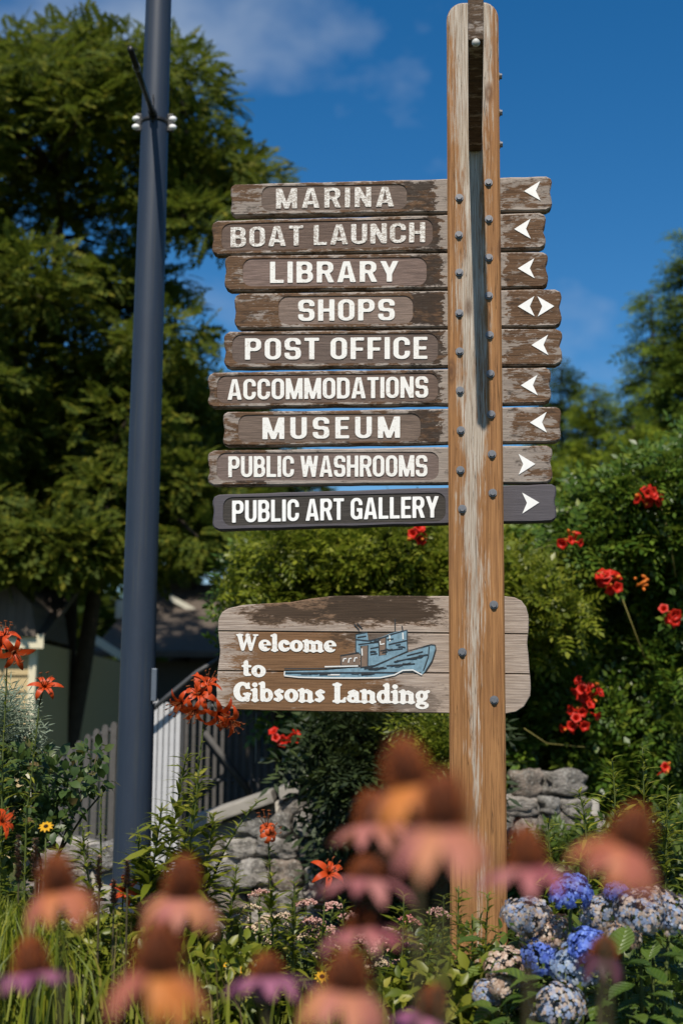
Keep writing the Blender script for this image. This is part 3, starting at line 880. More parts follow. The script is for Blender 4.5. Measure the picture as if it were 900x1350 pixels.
# boat emblem painted and carved on the welcome board
M_blue = plain('boat_blue_paint', (.15, .245, .305), .7, .2, vary=.6, scale=70)
M_blue_dark = plain('boat_dark_line', (.03, .035, .04), .7, .2)
M_boat_white = plain('boat_white_line', (.62, .62, .60), .6, .2)
M_boat_wood = plain('boat_bare_wood', (.17, .12, .09), .8, .2, vary=.3, scale=60)
Z5 = lambda zx, zy: (360 + zx * 240 / 900, 815 + zy * 240 / 900)
def flat_poly(name, pts, yf, mat, thick=.003):
    o = [tuple(SP(*Z5(x, y), WY)) for x, y in pts]
    bm = plate_bm(o, WY - yf, WY + thick, .0004)
    return link(name, mesh_bm(name, bm), wel, mat)
def strokes(name, lines, wpx, yf, mat):
    for li, ln in enumerate(lines):
        pts = [SP(*Z5(x, y), WY) for x, y in ln]
        hw = wpx * .0028 / 2
        L, Rr = [], []
        for i, p in enumerate(pts):
            d = (pts[min(i + 1, len(pts) - 1)] - pts[max(i - 1, 0)]).normalized(); nrm = Vector((-d.y, d.x)) * hw
            L.append(p + nrm); Rr.append(p - nrm)
        o = [tuple(p) for p in L + Rr[::-1]]
        dep = WY - yf - .0001 * (li % 6)
        bm = bmesh.new()
        lo = [bm.verts.new((x, dep, z)) for x, z in o]
        n = len(pts)
        for i in range(n - 1): bm.faces.new((lo[i], lo[i + 1], lo[2 * n - 2 - i], lo[2 * n - 1 - i]))
        link(name, mesh_bm(name, bm), wel, mat)
flat_poly('boat_hull', [(55, 262), (250, 258), (430, 243), (500, 236), (660, 172), (760, 138), (795, 130), (803, 150), (785, 210), (752, 262), (735, 280), (700, 262), (650, 262), (600, 285), (530, 296), (400, 296), (250, 294), (120, 288), (60, 282)], .0012, M_blue)
flat_poly('boat_cabin', [(432, 240), (432, 178), (408, 165), (408, 80), (465, 68), (470, 110), (540, 92), (580, 75), (640, 60), (664, 60), (664, 165), (600, 190), (500, 232)], .0017, M_blue)
flat_poly('boat_rear_deck', [(335, 232), (335, 185), (425, 172), (428, 232)], .0019, M_boat_wood)
flat_poly('boat_door', [(436, 244), (434, 140), (468, 136), (466, 240)], .0024, M_boat_wood)
flat_poly('boat_door', [(526, 185), (524, 106), (556, 96), (556, 180)], .0024, M_boat_wood)
rh_ = random.Random(3)
hatch = []
for k in range(16):
    x_ = rh_.uniform(430, 720); y_ = 262 - (x_ - 430) * .30 + rh_.uniform(-8, 30); l_ = rh_.uniform(18, 50)
    if y_ < 262: hatch.append([(x_, y_), (x_ + l_ * .5, y_ - 2 + rh_.uniform(-3, 3)), (x_ + l_, y_ - rh_.uniform(2, 8))])
for k in range(14):
    x_ = rh_.uniform(475, 620); y_ = rh_.uniform(112, 205) - (x_ - 475) * .12; l_ = rh_.uniform(14, 36)
    hatch.append([(x_, y_), (x_ + l_ * .5, y_ + rh_.uniform(-4, 3)), (x_ + l_, y_ - rh_.uniform(-3, 5))])
for k in range(9):
    x_ = rh_.uniform(80, 520); hatch.append([(x_, 276 + rh_.uniform(-5, 6)), (x_ + rh_.uniform(25, 60), 276 + rh_.uniform(-5, 6))])
strokes('boat_hatch_line', hatch, 1.3, .0040, M_blue_dark)
strokes('boat_outline', [[(55, 250), (250, 248), (430, 238)], [(430, 243), (500, 236), (660, 165), (780, 130), (800, 132), (803, 152), (785, 210), (752, 262)],
        [(770, 140), (766, 190), (742, 258)], [(408, 165), (408, 80), (465, 68)], [(408, 105), (470, 112), (545, 95), (590, 78), (660, 58), (664, 165)],
        [(335, 232), (333, 185), (425, 170)], [(434, 244), (433, 138), (468, 133), (467, 240)], [(524, 186), (522, 104), (557, 94), (556, 180)],
        [(602, 60), (602, 5)], [(640, 60), (636, 38)], [(60, 270), (730, 268)], [(400, 30), (425, 58)], [(415, 25), (440, 52)],
        [(420, 130), (520, 118)], [(480, 150), (520, 142)], [(480, 180), (515, 175)], [(570, 130), (660, 110)], [(565, 160), (640, 150)], [(660, 185), (740, 165)], [(600, 215), (740, 185)],
        [(560, 235), (700, 225)], [(500, 252), (560, 246)], [(415, 95), (460, 88)]], 1.5, .0030, M_blue_dark)
strokes('boat_white_trim', [[(55, 284), (130, 292), (260, 295), (400, 296), (530, 294), (600, 280), (640, 258), (690, 256), (735, 280)], [(58, 262), (56, 282)], [(438, 150), (440, 185)],
        [(528, 112), (530, 130), (550, 126)], [(575, 85), (577, 115)], [(640, 72), (642, 105)], [(270, 280), (330, 280)], [(345, 215), (350, 200), (362, 200)], [(372, 220), (376, 200), (388, 198)], [(400, 215), (404, 196), (416, 196)],
        [(255, 240), (420, 236)]], 1.7, .0036, M_boat_white)

# ------------------------------------------------------------------ lamp post
LY = 7.0
lp = at(175, 1100, LY)
lamp = empty('lamp_post', (lp.x, LY, 0))
tag(lamp, 'tall dark blue tapered metal lamp post left of the signpost', 'lamp post')
t = NT('blue_pole_paint')
n1 = t.noise(t.coord((6, 6, 2)), 3, 5, .6); n2 = t.noise(t.coord((60, 60, 14)), 3, 4, .7)
c = t.mix(n1, (.017, .025, .042), (.024, .036, .058)); c = t.mix(t.ramp(n2, [(.66, 0.0), (.74, .4)]), c, (.10, .12, .15))
n3 = t.noise(t.coord((30, 30, .7)), 2.0, 4, .6); c = t.mix(t.ramp(n3, [(.52, 0.0), (.68, .5)]), c, (.040, .046, .052))
t.bump(n2, .10, .002)
M_pole = t.done(c, .5, .35)
M_black = plain('black_metal', (.012, .012, .013), .45, .4)
M_white_pl = plain('white_plastic', (.72, .72, .70), .4, .4, vary=.08)
zz = np.linspace(0, 6.6, 30)
link('pole', tube_mesh('pole', [(0, 0, z) for z in zz], [.1 - .0052 * z for z in zz], 40), lamp, M_pole)
bm = bmesh.new(); bm_box(bm, -.17, .17, -.17, .17, 0, .03, .006); link('base_plate', mesh_bm('base_plate', bm), lamp, M_pole)
zb = at(205, 163, LY).z
rb_ = .1 - .0052 * zb
link('clamp_band', tube_mesh('clamp_band', [(0, 0, zb - .011), (0, 0, zb + .011)], [rb_ + .004] * 2, 40), lamp, M_black)
tipw = at(172, 64, 6.08)
rod = link('banner_rod', tube_mesh('banner_rod', [(0, -rb_, zb + .02), (tipw.x - lp.x, tipw.y - LY, tipw.z)], [.0155, .0155], 14), lamp, M_black)
link('rod_stay', tube_mesh('rod_stay', [(.0, -rb_ - .004, zb - .03), (.0, -rb_ - .012, zb + .13)], [.004, .004], 6), rod, M_black)
b0, b1 = Vector((0, -rb_, zb + .02)), Vector((tipw.x - lp.x, tipw.y - LY, tipw.z))
link('rod_collar', tube_mesh('rod_collar', [b0.lerp(b1, .72), b0.lerp(b1, .76)], [.020, .020], 14), rod, M_bolt_dark)
link('rod_collar', tube_mesh('rod_collar', [b0.lerp(b1, .0), b0.lerp(b1, .06)], [.024, .022], 14), rod, M_black)
for sx in (-1, 1):
    for dz in (-.026, .022):
        bm = bmesh.new()
        bmesh.ops.create_uvsphere(bm, u_segments=14, v_segments=9, radius=.017, matrix=Matrix.Scale(1.35, 4, (1, 0, 0)))
        link('clamp_insulator', mesh_bm('clamp_insulator', bm, True), lamp, M_white_pl, loc=(sx * (rb_ + .026), -.012, zb + dz))
    bm = bmesh.new(); bm_box(bm, rb_ - .004, rb_ + .03, -.02, 0.004, zb - .05, zb + .05, .003)
    o = link('clamp_lug', mesh_bm('clamp_lug', bm), lamp, M_black); o.scale.x = sx
q = at(203, 903, LY)
rr_ = .1 - .0052 * q.z
bm = bmesh.new(); bm_box(bm, rr_ - .012, rr_ + .016, -.055, -.005, q.z - .085, q.z + .085, .005)
hb = link('hand_hole_cover', mesh_bm('hand_hole_cover', bm), lamp, plain('grey_cover', (.10, .12, .15), .4, .5, .2))
link('cover_screw', tube_mesh('cover_screw', [(rr_ + .006, -.058, q.z - .095), (rr_ + .006, -.05, q.z - .095)], [.008, .008], 8), hb, M_galv)

# ------------------------------------------------------------------ foliage materials
M_bark = plain('bark', (.050, .038, .028), .9, .1, vary=.5, scale=14, bump=.8)
M_locust = leafy('locust_leaf', [(0, (.044, .066, .009)), (.5, (.082, .106, .012)), (.85, (.128, .142, .016)), (1, (.18, .165, .016))], .65, .38, .12)
M_locust2 = leafy('back_tree_leaf', [(0, (.022, .042, .010)), (.6, (.040, .066, .014)), (1, (.075, .092, .020))], .65, .3, .12)
M_spruce = leafy('spruce_needle', [(0, (.036, .066, .008)), (.6, (.080, .125, .012)), (1, (.15, .19, .016))], .7, .24, .1)
M_cedar = leafy('cedar_spray', [(0, (.065, .105, .008)), (.6, (.13, .175, .012)), (1, (.21, .24, .016))], .7, .25, .1)
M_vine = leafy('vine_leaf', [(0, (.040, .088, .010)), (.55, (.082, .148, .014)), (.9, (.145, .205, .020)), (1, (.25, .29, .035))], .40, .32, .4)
M_vine_lit = leafy('vine_leaf_lit', [(0, (.095, .130, .010)), (.55, (.18, .215, .016)), (.9, (.26, .28, .026)), (1, (.36, .37, .05))], .38, .45, .45)  # sunlit vine top put into a brighter leaf colour; cypress tuft shares it
M_juniper = leafy('juniper_leaf', [(0, (.012, .022, .008)), (.7, (.022, .036, .010)), (1, (.045, .065, .014))], .6, .12)
M_shrub = leafy('shrub_leaf', [(0, (.040, .075, .012)), (.6, (.070, .110, .016)), (1, (.13, .16, .025))], .4, .3)
M_lily_leaf = leafy('lily_leaf', [(0, (.095, .125, .010)), (.5, (.17, .195, .016)), (.9, (.27, .27, .03)), (1, (.38, .32, .07))], .4, .38)
M_stem = plain('green_stem', (.065, .085, .02), .6, .2)
M_dark_stem = plain('brown_stem', (.06, .05, .025), .7, .2)
M_rose_leaf = leafy('rose_leaf', [(0, (.030, .060, .015)), (.6, (.055, .092, .022)), (.92, (.09, .12, .03)), (1, (.16, .10, .04))], .4, .25, .3)
M_silver = leafy('silver_leaf', [(0, (.13, .17, .12)), (1, (.26, .31, .22))], .6, .2)
M_grass = leafy('grass_blade', [(0, (.10, .14, .008)), (.6, (.20, .24, .012)), (1, (.34, .33, .03))], .5, .42)
M_dry = leafy('dry_stem', [(0, (.09, .075, .025)), (.5, (.17, .13, .045)), (.8, (.12, .13, .03)), (1, (.24, .16, .08))], .6, .2)
M_fill = leafy('ground_leaf', [(0, (.030, .055, .012)), (.6, (.060, .090, .014)), (1, (.11, .13, .022))], .5, .25)

FROND = frond_template(5, .30, .40, .22)
VFROND = frond_template(4, .27, .40, .30)
SPRAY = frond_template(4, .15, .42, .15)
LEAF = leaf_template()
NLEAF = leaf_template(.11, .03, .25)

def foliage(name, T, pos, axis, up, scale, mat, parent=None, stuff=True):
    V, F = instance_vf(T[0], T[1], pos, axis, up, scale)
    o = link(name, mesh_np(name, V, F), parent, mat)
    if stuff: o['kind'] = 'stuff'
    return o

def clump_pts(rng, c, rad, n, shell=.55):
    d = rand_dirs(rng, n)
    r = shell + (1 - shell) * rng.random(n) ** .5
    p = d * r[:, None] * np.asarray(rad)[None]
    return np.asarray(c)[None] + p, d

# ------------------------------------------------------------------ trees
def broad_tree(name, label, base, forks, clumps, nfr, flen, mat, group=None, seed=1, tr=.16):
    """forks: list of stem polylines; clumps: (centre, radii)"""
    rng = np.random.default_rng(seed); rnd = random.Random(seed)
    root = empty(name, base); B = Vector(base)
    tag(root, label, 'tree', group)
    for st_ in forks:
        pts = [Vector(p) - B for p in st_]
        link('trunk', tube_mesh('trunk', pts, np.linspace(tr, tr * .45, len(pts)), 10), root, M_bark)
    nodes = [Vector(p) - B for st_ in forks for p in st_[len(st_) // 2:]]
    P, A, Up, S = [], [], [], []
    for c, rad in clumps:
        c = Vector(c) - B
        nd = min(nodes, key=lambda q: (q - c).length + .8 * max(0, q.z - c.z))
        mid = nd.lerp(c, .5) + Vector((rnd.uniform(-.2, .2), rnd.uniform(-.2, .2), rnd.uniform(-.05, .25)))
        link('limb', tube_mesh('limb', [nd, nd.lerp(mid, .5) + Vector((0, 0, .06)), mid, mid.lerp(c, .6), c], [.05, .042, .032, .022, .010], 6), root, M_bark)
        vol = rad[0] * rad[1] * rad[2]
        n = int(nfr * max(.4, vol / .12))
        p, d = clump_pts(rng, c, rad, n, .25)
        ax = d * np.array((1, 1, .35)) + rng.normal(size=(n, 3)) * .45
        P.append(p); A.append(ax); Up.append(np.array((0, -.35, 1.0)) + rng.normal(size=(n, 3)) * .45)
        S.append(flen * rng.uniform(.7, 1.25, n))
    foliage('crown', FROND, np.concatenate(P), np.concatenate(A), np.concatenate(Up), np.concatenate(S), mat, root)
    return root

rnd = random.Random(11)
TY = 15.0
sil = [(-60, 95), (0, 80), (40, 60), (110, 52), (160, 45), (200, 62), (240, 85), (272, 115), (280, 140), (250, 180), (305, 195), (338, 222), (312, 262), (285, 310), (268, 350), (290, 420), (300, 500), (310, 600), (320, 690), (250, 740), (120, 735), (60, 760), (-60, 770)]
holes = [(95, 318, 34), (60, 215, 22), (105, 565, 20), (232, 330, 24), (250, 405, 22), (282, 478, 18), (60, 470, 18), (20, 300, 20), (250, 560, 16), (170, 190, 10), (150, 420, 18)]
def free(p, pad=22): return all((p[0] - x) ** 2 + (p[1] - y) ** 2 > (r + pad) ** 2 for x, y, r in holes)
cl = []
for p in poly_points(rnd, sil, 215, 27):
    if not free(p): continue
    Y = TY + rnd.uniform(-1.6, 1.6)
    cl.append((at(p[0], p[1], Y), (rnd.uniform(.42, .66), rnd.uniform(.42, .7), rnd.uniform(.17, .27))))
for p in poly_points(rnd, [(-60, 700), (150, 700), (140, 735), (100, 745), (40, 742), (-60, 745)], 14, 18):
    cl.append((at(p[0], p[1], rnd.uniform(12.8, 13.0)), (rnd.uniform(.36, .5), .2, rnd.uniform(.12, .18))))
def stemline(pxs, Y, z0=True):
    pts = [at(x, y, Y + dy) for x, y, dy in pxs]
    return [Vector((pts[0].x, pts[0].y, 0))] + pts
b1 = at(82, 1000, TY)
tree_stems = [stemline([(84, 1000, 0), (88, 900, 0), (92, 800, 0), (90, 690, .1), (82, 560, .2), (72, 420, .1), (80, 250, 0), (90, 120, 0)], TY),
              stemline([(80, 1000, 0), (70, 880, .1), (62, 780, .2), (50, 650, .3), (30, 500, .3), (15, 330, .2)], TY),
              stemline([(88, 1000, .05), (110, 880, -.1), (125, 780, -.2), (150, 650, -.3), (190, 480, -.3), (215, 300, -.2), (225, 180, 0)], TY)]
broad_tree('locust_tree', 'tall feathery-leaved green tree filling the upper left behind the lamp post', (b1.x, TY, 0), tree_stems, cl, 170, .215, M_locust, seed=3, tr=.115)

rnd = random.Random(12)
sil2 = [(-60, 560), (60, 520), (180, 480), (300, 540), (360, 600), (420, 690), (430, 740), (300, 730), (120, 700), (-60, 730)]
cl2 = []
for p in poly_points(rnd, sil2, 60, 34):
    cl2.append((at(p[0], p[1], 24 + rnd.uniform(-1.5, 1.5)), (.75, .8, .42)))
b2 = at(235, 900, 24)
broad_tree('shade_tree', 'dark green tree behind the locust tree, above the brown roof', (b2.x, 24, 0),
           [stemline([(235, 900, 0), (232, 780, 0), (225, 680, 0), (200, 600, 0), (150, 540, 0)], 24), stemline([(236, 890, 0), (250, 760, 0), (290, 680, 0), (330, 630, 0)], 24)], cl2, 58, .33, M_locust2, seed=5, tr=.2)

def conifer(name, label, tip, Y, halfw_px, base_z=.0, mat=None, seed=1, n_wh=44, droop=.35, taper=.85, group=None, spray=.34, dens=9):
    dens *= 2.6; spray *= .95
    rng = np.random.default_rng(seed)
    top = at(tip[0], tip[1], Y)
    root = empty(name, (top.x, Y, 0)); tag(root, label, 'tree', group)
    H = top.z
    link('trunk', tube_mesh('trunk', [(0, 0, 0), (0.02, 0, H * .5), (0, 0, H)], [H * .018, H * .012, .008], 8), root, M_bark)
    Rb = halfw_px / FPX * Y
    P, A, Up, S = [], [], [], []
    br = Acc()
    z = H * .99
    step = H / n_wh
    k = 0
    while z > max(.3, base_z):
        f = (H - z) / H
        rad = Rb * (f ** taper) + .06
        nb = 7 + int(6 * f)
        for i in range(nb):
            a = rng.uniform(0, 2 * math.pi)
            L = rad * rng.uniform(.72, 1.18)
            d = np.array((math.cos(a), math.sin(a), 0))
            end = d * L + np.array((0, 0, z - droop * L * rng.uniform(.6, 1.2) + .12 * L))
            o = np.array((0, 0, z))
            br.tube([o, (o + end) / 2 + np.array((0, 0, .05 * L)), end], [.016, .011, .005], 4)
            m = max(3, int(dens * L))
            tt = rng.uniform(.25, 1.0, m)
            p = o + (end - o) * tt[:, None] + rng.normal(size=(m, 3)) * .05
            side = np.array((-d[1], d[0], 0))
            sd = rng.uniform(-1, 1, m)[:, None]
            ax = d[None] * .8 + side[None] * sd * 1.1 + np.array((0, 0, -.12)) + rng.normal(size=(m, 3)) * .25
            P.append(p); A.append(ax); Up.append(np.array((0, -.6, 1.0)) + rng.normal(size=(m, 3)) * .5); S.append(spray * rng.uniform(.6, 1.2, m))
        z -= step * rng.uniform(.7, 1.2)
    l = link('branchwork', br.mesh('branchwork'), root, M_bark); l['kind'] = 'stuff'
    foliage('crown', SPRAY, np.concatenate(P), np.concatenate(A), np.concatenate(Up), np.concatenate(S), mat, root)
    return root
GT = 'conifers beyond the garden'
conifer('spruce_tree', 'tallest dark spruce at the right edge, its tip touching the frame', (912, 300), 20, 175, .5, M_spruce, 1, 46, group=GT, dens=11)
conifer('spruce_tree', 'shorter spruce tip left of the tallest spruce', (858, 385), 22, 120, .5, M_spruce, 2, 40, group=GT, dens=10.5)
conifer('cypress_tree', 'narrow dark cypress just right of the accommodations arrow', (738, 482), 26, 62, .5, M_locust2, 3, 40, .1, .6, GT, .38, 14.5)
conifer('cedar_tree', 'pointed cedar top right of the museum arrow', (782, 508), 24, 72, .5, M_cedar, 4, 40, .2, .7, GT, .36, 14.5)
conifer('cedar_tree', 'broad yellowish green cedar in front of the spruces', (835, 560), 19, 150, .5, M_cedar, 5, 38, .25, .75, GT, .34, 12)
conifer('cedar_tree', 'low green cedar beside the post behind the gallery arrow', (700, 590), 22, 70, .5, M_cedar, 6, 36, .2, .65, GT, .36, 14.5)

# far green mass that closes the view behind the garden
rng = np.random.default_rng(8)
n = 4200
x = rng.uniform(-24, 26, n); y = rng.uniform(30, 36, n)
hh = 4.3 + .8 * np.sin(x * .9) + .5 * np.sin(x * 2.3 + 1)
z = rng.random(n) ** .8 * hh
foliage('distant_wood', FROND, np.stack([x, y, z], 1), rand_dirs(rng, n, .1, .6), np.array((0, 0, 1.0)) + rng.normal(size=(n, 3)) * .5, rng.uniform(.9, 1.7, n), M_locust2)
tag(bpy.data.objects['distant_wood'], 'dark leafy wood far behind the houses and trees', 'wood')

# ------------------------------------------------------------------ houses
M_siding = plain('cream_siding', (.42, .32, .17), .7, .2, vary=.1)
M_trim = plain('cream_trim', (.62, .56, .40), .6, .3, vary=.08)
M_fascia = plain('pale_fascia', (.50, .47, .38), .7, .2, vary=.15)
t = NT('brown_shingle')
br = t.node('TexBrick'); br.inputs['Scale'].default_value = 6.0; br.inputs['Mortar Size'].default_value = .03
br.inputs['Color1'].default_value = (.095, .072, .056, 1); br.inputs['Color2'].default_value = (.125, .098, .078, 1); br.inputs['Mortar'].default_value = (.05, .04, .03, 1)
t.link(t.coord((1, 1, 1)), br.inputs['Vector'])
M_roof = t.done(t.mix(t.noise(t.coord(), 3, 4), br.outputs['Color'], (.11, .09, .075)), .85, .15)
M_darkwall = plain('dark_brown_siding', (.06, .05, .040), .8, .2)
t = NT('window_glass'); M_glass = t.done((.02, .03, .04), .05, .8)

# cream house at the left edge
HY = 13.2
hl = at(-330, 900, HY); hr = at(46, 900, HY)
z_wt = at(52, 846, HY).z
h1 = empty('cream_house', (hr.x, HY, 0)); tag(h1, 'cream clapboard house corner at the left edge behind the lilies', 'house')
wdt = hr.x - hl.x
link('wall', box_mesh('wall', -wdt, 0, .034, 6.0, 0, z_wt), h1, M_siding)
nb_ = 13
for i in range(nb_):
    z0 = i * z_wt / nb_; z1 = (i + 1) * z_wt / nb_ - .004
    bm = bmesh.new()
    vv = [bm.verts.new(p) for p in ((-wdt, -.004, z0), (0, -.004, z0), (0, .02, z1), (-wdt, .02, z1), (-wdt, .031, z0), (0, .031, z0))]
    bm.faces.new(vv[:4]); bm.faces.new((vv[0], vv[4], vv[5], vv[1]))
    link('clapboard', mesh_bm('clapboard', bm), h1, M_siding)
link('corner_board', box_mesh('corner_board', -.06, .012, -.025, .06, 0, z_wt, .004), h1, M_trim)
link('window_trim', box_mesh('window_trim', -.42, -.16, -.03, .01, .55, 1.25, .004), h1, M_trim)
link('window_pane', box_mesh('window_pane', -.39, -.19, -.034, -.028, .60, 1.2), h1, M_glass)
bm = bmesh.new()
ez = z_wt - .02; rz_ = at(20, 775, HY + 1.4).z + .5
e = [(-wdt - .3, -.13, ez), (.10, -.13, ez), (.10, 3.0, rz_), (-wdt - .3, 3.0, rz_)]
lo = [bm.verts.new(p) for p in e]; up = [bm.verts.new((x, y, z + .07)) for x, y, z in e]
bm.faces.new(lo); bm.faces.new(up)
for k in range(4): bm.faces.new((lo[k], lo[(k + 1) % 4], up[(k + 1) % 4], up[k]))
rf = link('roof', mesh_bm('roof', bm), h1, M_roof)
link('fascia', box_mesh('fascia', -wdt - .3, .105, -.155, -.132, ez - .055, ez + .085, .004), rf, M_trim)
bm = bmesh.new()
ga = at(-30, 812, HY - .3) - Vector((hr.x, HY, 0)); gb = at(46, 797, HY - .3) - Vector((hr.x, HY, 0)); gc = at(18, 770, HY - .3) - Vector((hr.x, HY, 0))
pts = [(ga.x, 0, ez + .06), (gb.x, 0, ez + .06), (gb.x - .05, 0, gb.z), (gc.x - .02, 0, gc.z), (ga.x, 0, ga.z + .2)]
a_ = [bm.verts.new((x, -.2, z)) for x, _, z in pts]; b_ = [bm.verts.new((x, 1.4, z)) for x, _, z in pts]
bm.faces.new(a_); bm.faces.new(b_[::-1])
for k in range(5): bm.faces.new((a_[k], a_[(k + 1) % 5], b_[(k + 1) % 5], b_[k]))
link('dormer', mesh_bm('dormer', bm), h1, M_roof)

# brown-roofed house behind the lamp post
HY2 = 21.0
c2 = at(200, 880, HY2)
h2 = empty('brown_roofed_house', (c2.x, HY2, 0), R(-8)); tag(h2, 'low house with a brown shingle roof and pale fascia behind the lamp post', 'house')
ez2 = at(200, 866, HY2).z; rz2 = at(200, 776, HY2 + 3.2).z
link('wall', box_mesh('wall', -2.0, 3.4, .5, 6, 0, ez2 - .05), h2, M_darkwall)
bm = bmesh.new()
def slab(bm, e, th=.09):
    lo = [bm.verts.new(p) for p in e]; up = [bm.verts.new((p[0], p[1], p[2] + th)) for p in e]
    bm.faces.new(lo); bm.faces.new(up[::-1])
    n = len(e)
    for k in range(n): bm.faces.new((lo[k], lo[(k + 1) % n], up[(k + 1) % n], up[k]))
slab(bm, [(-1.0, 0, ez2), (3.8, 0, ez2), (3.8, 3.2, rz2), (-1.0, 3.2, rz2)])
rf = link('roof', mesh_bm('roof', bm), h2, M_roof)
bm = bmesh.new(); slab(bm, [(-1.0, 3.2, rz2 + .002), (3.8, 3.2, rz2 + .002), (3.8, 6.4, ez2), (-1.0, 6.4, ez2)])
link('rear_roof', mesh_bm('rear_roof', bm), h2, M_roof)
bm = bmesh.new()
r0 = at(107, 825, HY2 - .2) - Vector((c2.x, HY2, 0)); r1 = at(164, 860, HY2 - .2) - Vector((c2.x, HY2, 0))
slab(bm, [(r0.x, -.24, r0.z - .14), (r1.x, -.24, r1.z - .14), (r1.x, -.18, r1.z - .14), (r0.x, -.18, r0.z - .14)], .14)
link('rake_board', mesh_bm('rake_board', bm), rf, M_fascia)
r0 = at(205, 784, HY2 + 2.0) - Vector((c2.x, HY2, 0)); r1 = at(244, 806, HY2 + 2.0) - Vector((c2.x, HY2, 0))
bm = bmesh.new(); slab(bm, [(r0.x, 1.9, r0.z - .1), (r1.x, 1.9, r1.z - .1), (r1.x, 1.96, r1.z - .1), (r0.x, 1.96, r0.z - .1)], .1)
link('rake_board', mesh_bm('rake_board', bm), rf, M_fascia)
sk = at(152, 806, HY2 + 1.6) - Vector((c2.x, HY2, 0))
link('skylight', box_mesh('skylight', sk.x - .16, sk.x + .16, 1.3, 1.6, sk.z - .14, sk.z + .18, .01), rf, M_glass)
for xx in (-.2, 1.6):
    w_ = link('window_frame', box_mesh('window_frame', xx, xx + .7, .46, .52, .7, 1.6, .005), h2, M_fascia)
    link('pane', box_mesh('pane', xx + .06, xx + .64, .452, .458, .76, 1.54), w_, M_glass)

# ------------------------------------------------------------------ stone walls
t = NT('field_stone')
oi = t.node('ObjectInfo')
n1 = t.noise(t.coord(), 1.6, 6, .68, .4); n2 = t.noise(t.coord(), 7, 6, .72)
cs = t.ramp(oi.outputs['Random'], [(0, (.26, .235, .21)), (.35, (.42, .39, .36)), (.6, (.33, .26, .21)), (.8, (.58, .56, .52)), (1, (.19, .18, .175))])
c = t.mix(t.ramp(n1, [(.42, .0), (.60, .8)]), cs, (.085, .080, .070)); c = t.mix(t.ramp(n2, [(.54, 0.0), (.62, .7)]), c, (.58, .56, .51)); c = t.mix(t.ramp(n2, [(.36, .8), (.44, 0.0)]), c, (.07, .062, .05))
t.bump(t.math('ADD', n1, t.math('MULTIPLY', n2, .7)), 1.0, .03)
M_stone = t.done(c, .85, .2)
M_mortar = plain('mortar', (.30, .28, .25), .95, .1, vary=.3, scale=40, bump=.6)
M_cap = plain('cap_concrete', (.27, .25, .22), .9, .15, vary=.4, scale=9, bump=.5)
stone_me = []
for k in range(9):
    bm = bmesh.new(); bmesh.ops.create_icosphere(bm, subdivisions=3, radius=1)
    r_ = random.Random(100 + k); off = Vector((r_.random() * 20, r_.random() * 20, k * 3.0))
    for v_ in bm.verts:
        p = v_.co.copy()
        m_ = max(abs(p.x), abs(p.z), abs(p.y))
        p = p.lerp(p / m_, .6) * (.84 + .30 * mnoise.noise(p * 1.1 + off) + .26 * mnoise.noise(p * 2.7 + off) + .12 * mnoise.noise(p * 6.0 + off))
        v_.co = p
    me = mesh_bm('stone', bm, True); me.materials.append(M_stone); stone_me.append(me)
def stone_wall(label, x0, x1, Y, top, thick, seed, size=.17, group=None, cap=True):
    """top(x) gives the height; stones one by one in rough courses on a mortar core"""
    rs = random.Random(seed)
    root = empty('stone_wall', ((x0 + x1) / 2, Y, 0)); tag(root, label, 'stone wall', group)
    ox = (x0 + x1) / 2
    xs = np.linspace(x0, x1, 24)
    V, Q = [], []
    for i, x in enumerate(xs):
        h = top(x)
        h -= .0 if (cap is True or (cap and x < cap)) else .13
        V += [(x - ox, .05, 0), (x - ox, .05, h), (x - ox, thick, h), (x - ox, thick, 0)]
        if i:
            a = 4 * (i - 1); b = 4 * i
            for k in range(4): Q.append((a + k, b + k, b + (k + 1) % 4, a + (k + 1) % 4))
    Q += [(0, 1, 2, 3), (92, 95, 94, 93)]
    link('mortar_core', mesh_np('mortar_core', V, [Q]), root, M_mortar)
    z = .0
    while z < 1.6:
        rh = size * rs.uniform(.62, 1.05); x = x0 + rs.uniform(-.1, 0)
        while x < x1:
            w = size * rs.uniform(.7, 1.6); cx = x + w / 2
            hh = rh * rs.uniform(.85, 1.15)
            if cx < x1 and z + hh * .6 < top(cx):
                link('stone', rs.choice(stone_me), root, loc=(cx - ox, .045 + rs.uniform(-.015, .015), z + hh / 2 + rs.uniform(-.012, .012)),
                     rot=(rs.uniform(-.2, .2), rs.uniform(-.2, .2), rs.uniform(-.15, .15)), scale=(w * .60, .085 * rs.uniform(.8, 1.2), hh * .62))
            x += w
        z += rh
    if cap:
        x = x0
        x1c = min(x1, cap if cap is not True else x1)
        while x < x1c - .05:
            L = min(rs.uniform(.5, .8), x1c - x)
            bm = bmesh.new(); bm_box(bm, 0, L - .008, -.06, thick + .05, 0, .075, .012)
            sl = (top(x + L) - top(x)) / L
            o = link('cap_stone', mesh_bm('cap_stone', bm), root, M_cap, loc=(x - ox, 0, top(x) + .004), rot=(0, -math.atan(sl), 0))
            x += L
    return root
WYD = 8.4
wa, wb, wc = at(262, 1082, WYD), at(425, 1018, WYD), at(760, 1012, WYD)
def wtop(x):
    if x < wa.x: return wa.z + (x - wa.x) * .25 - .05
    if x < wb.x: return wa.z + (wb.z - wa.z) * (x - wa.x) / (wb.x - wa.x) - .075
    return wb.z + (wc.z - wb.z) * (x - wb.x) / (wc.x - wb.x) - .075
stone_wall('grey fieldstone garden wall with sloping cap behind the signpost', wa.x - .05, at(790, 1012, WYD).x, WYD, wtop, .3, 4, .18, cap=wb.x)
la, lb = at(48, 1085, 7.7), at(152, 1085, 7.7)
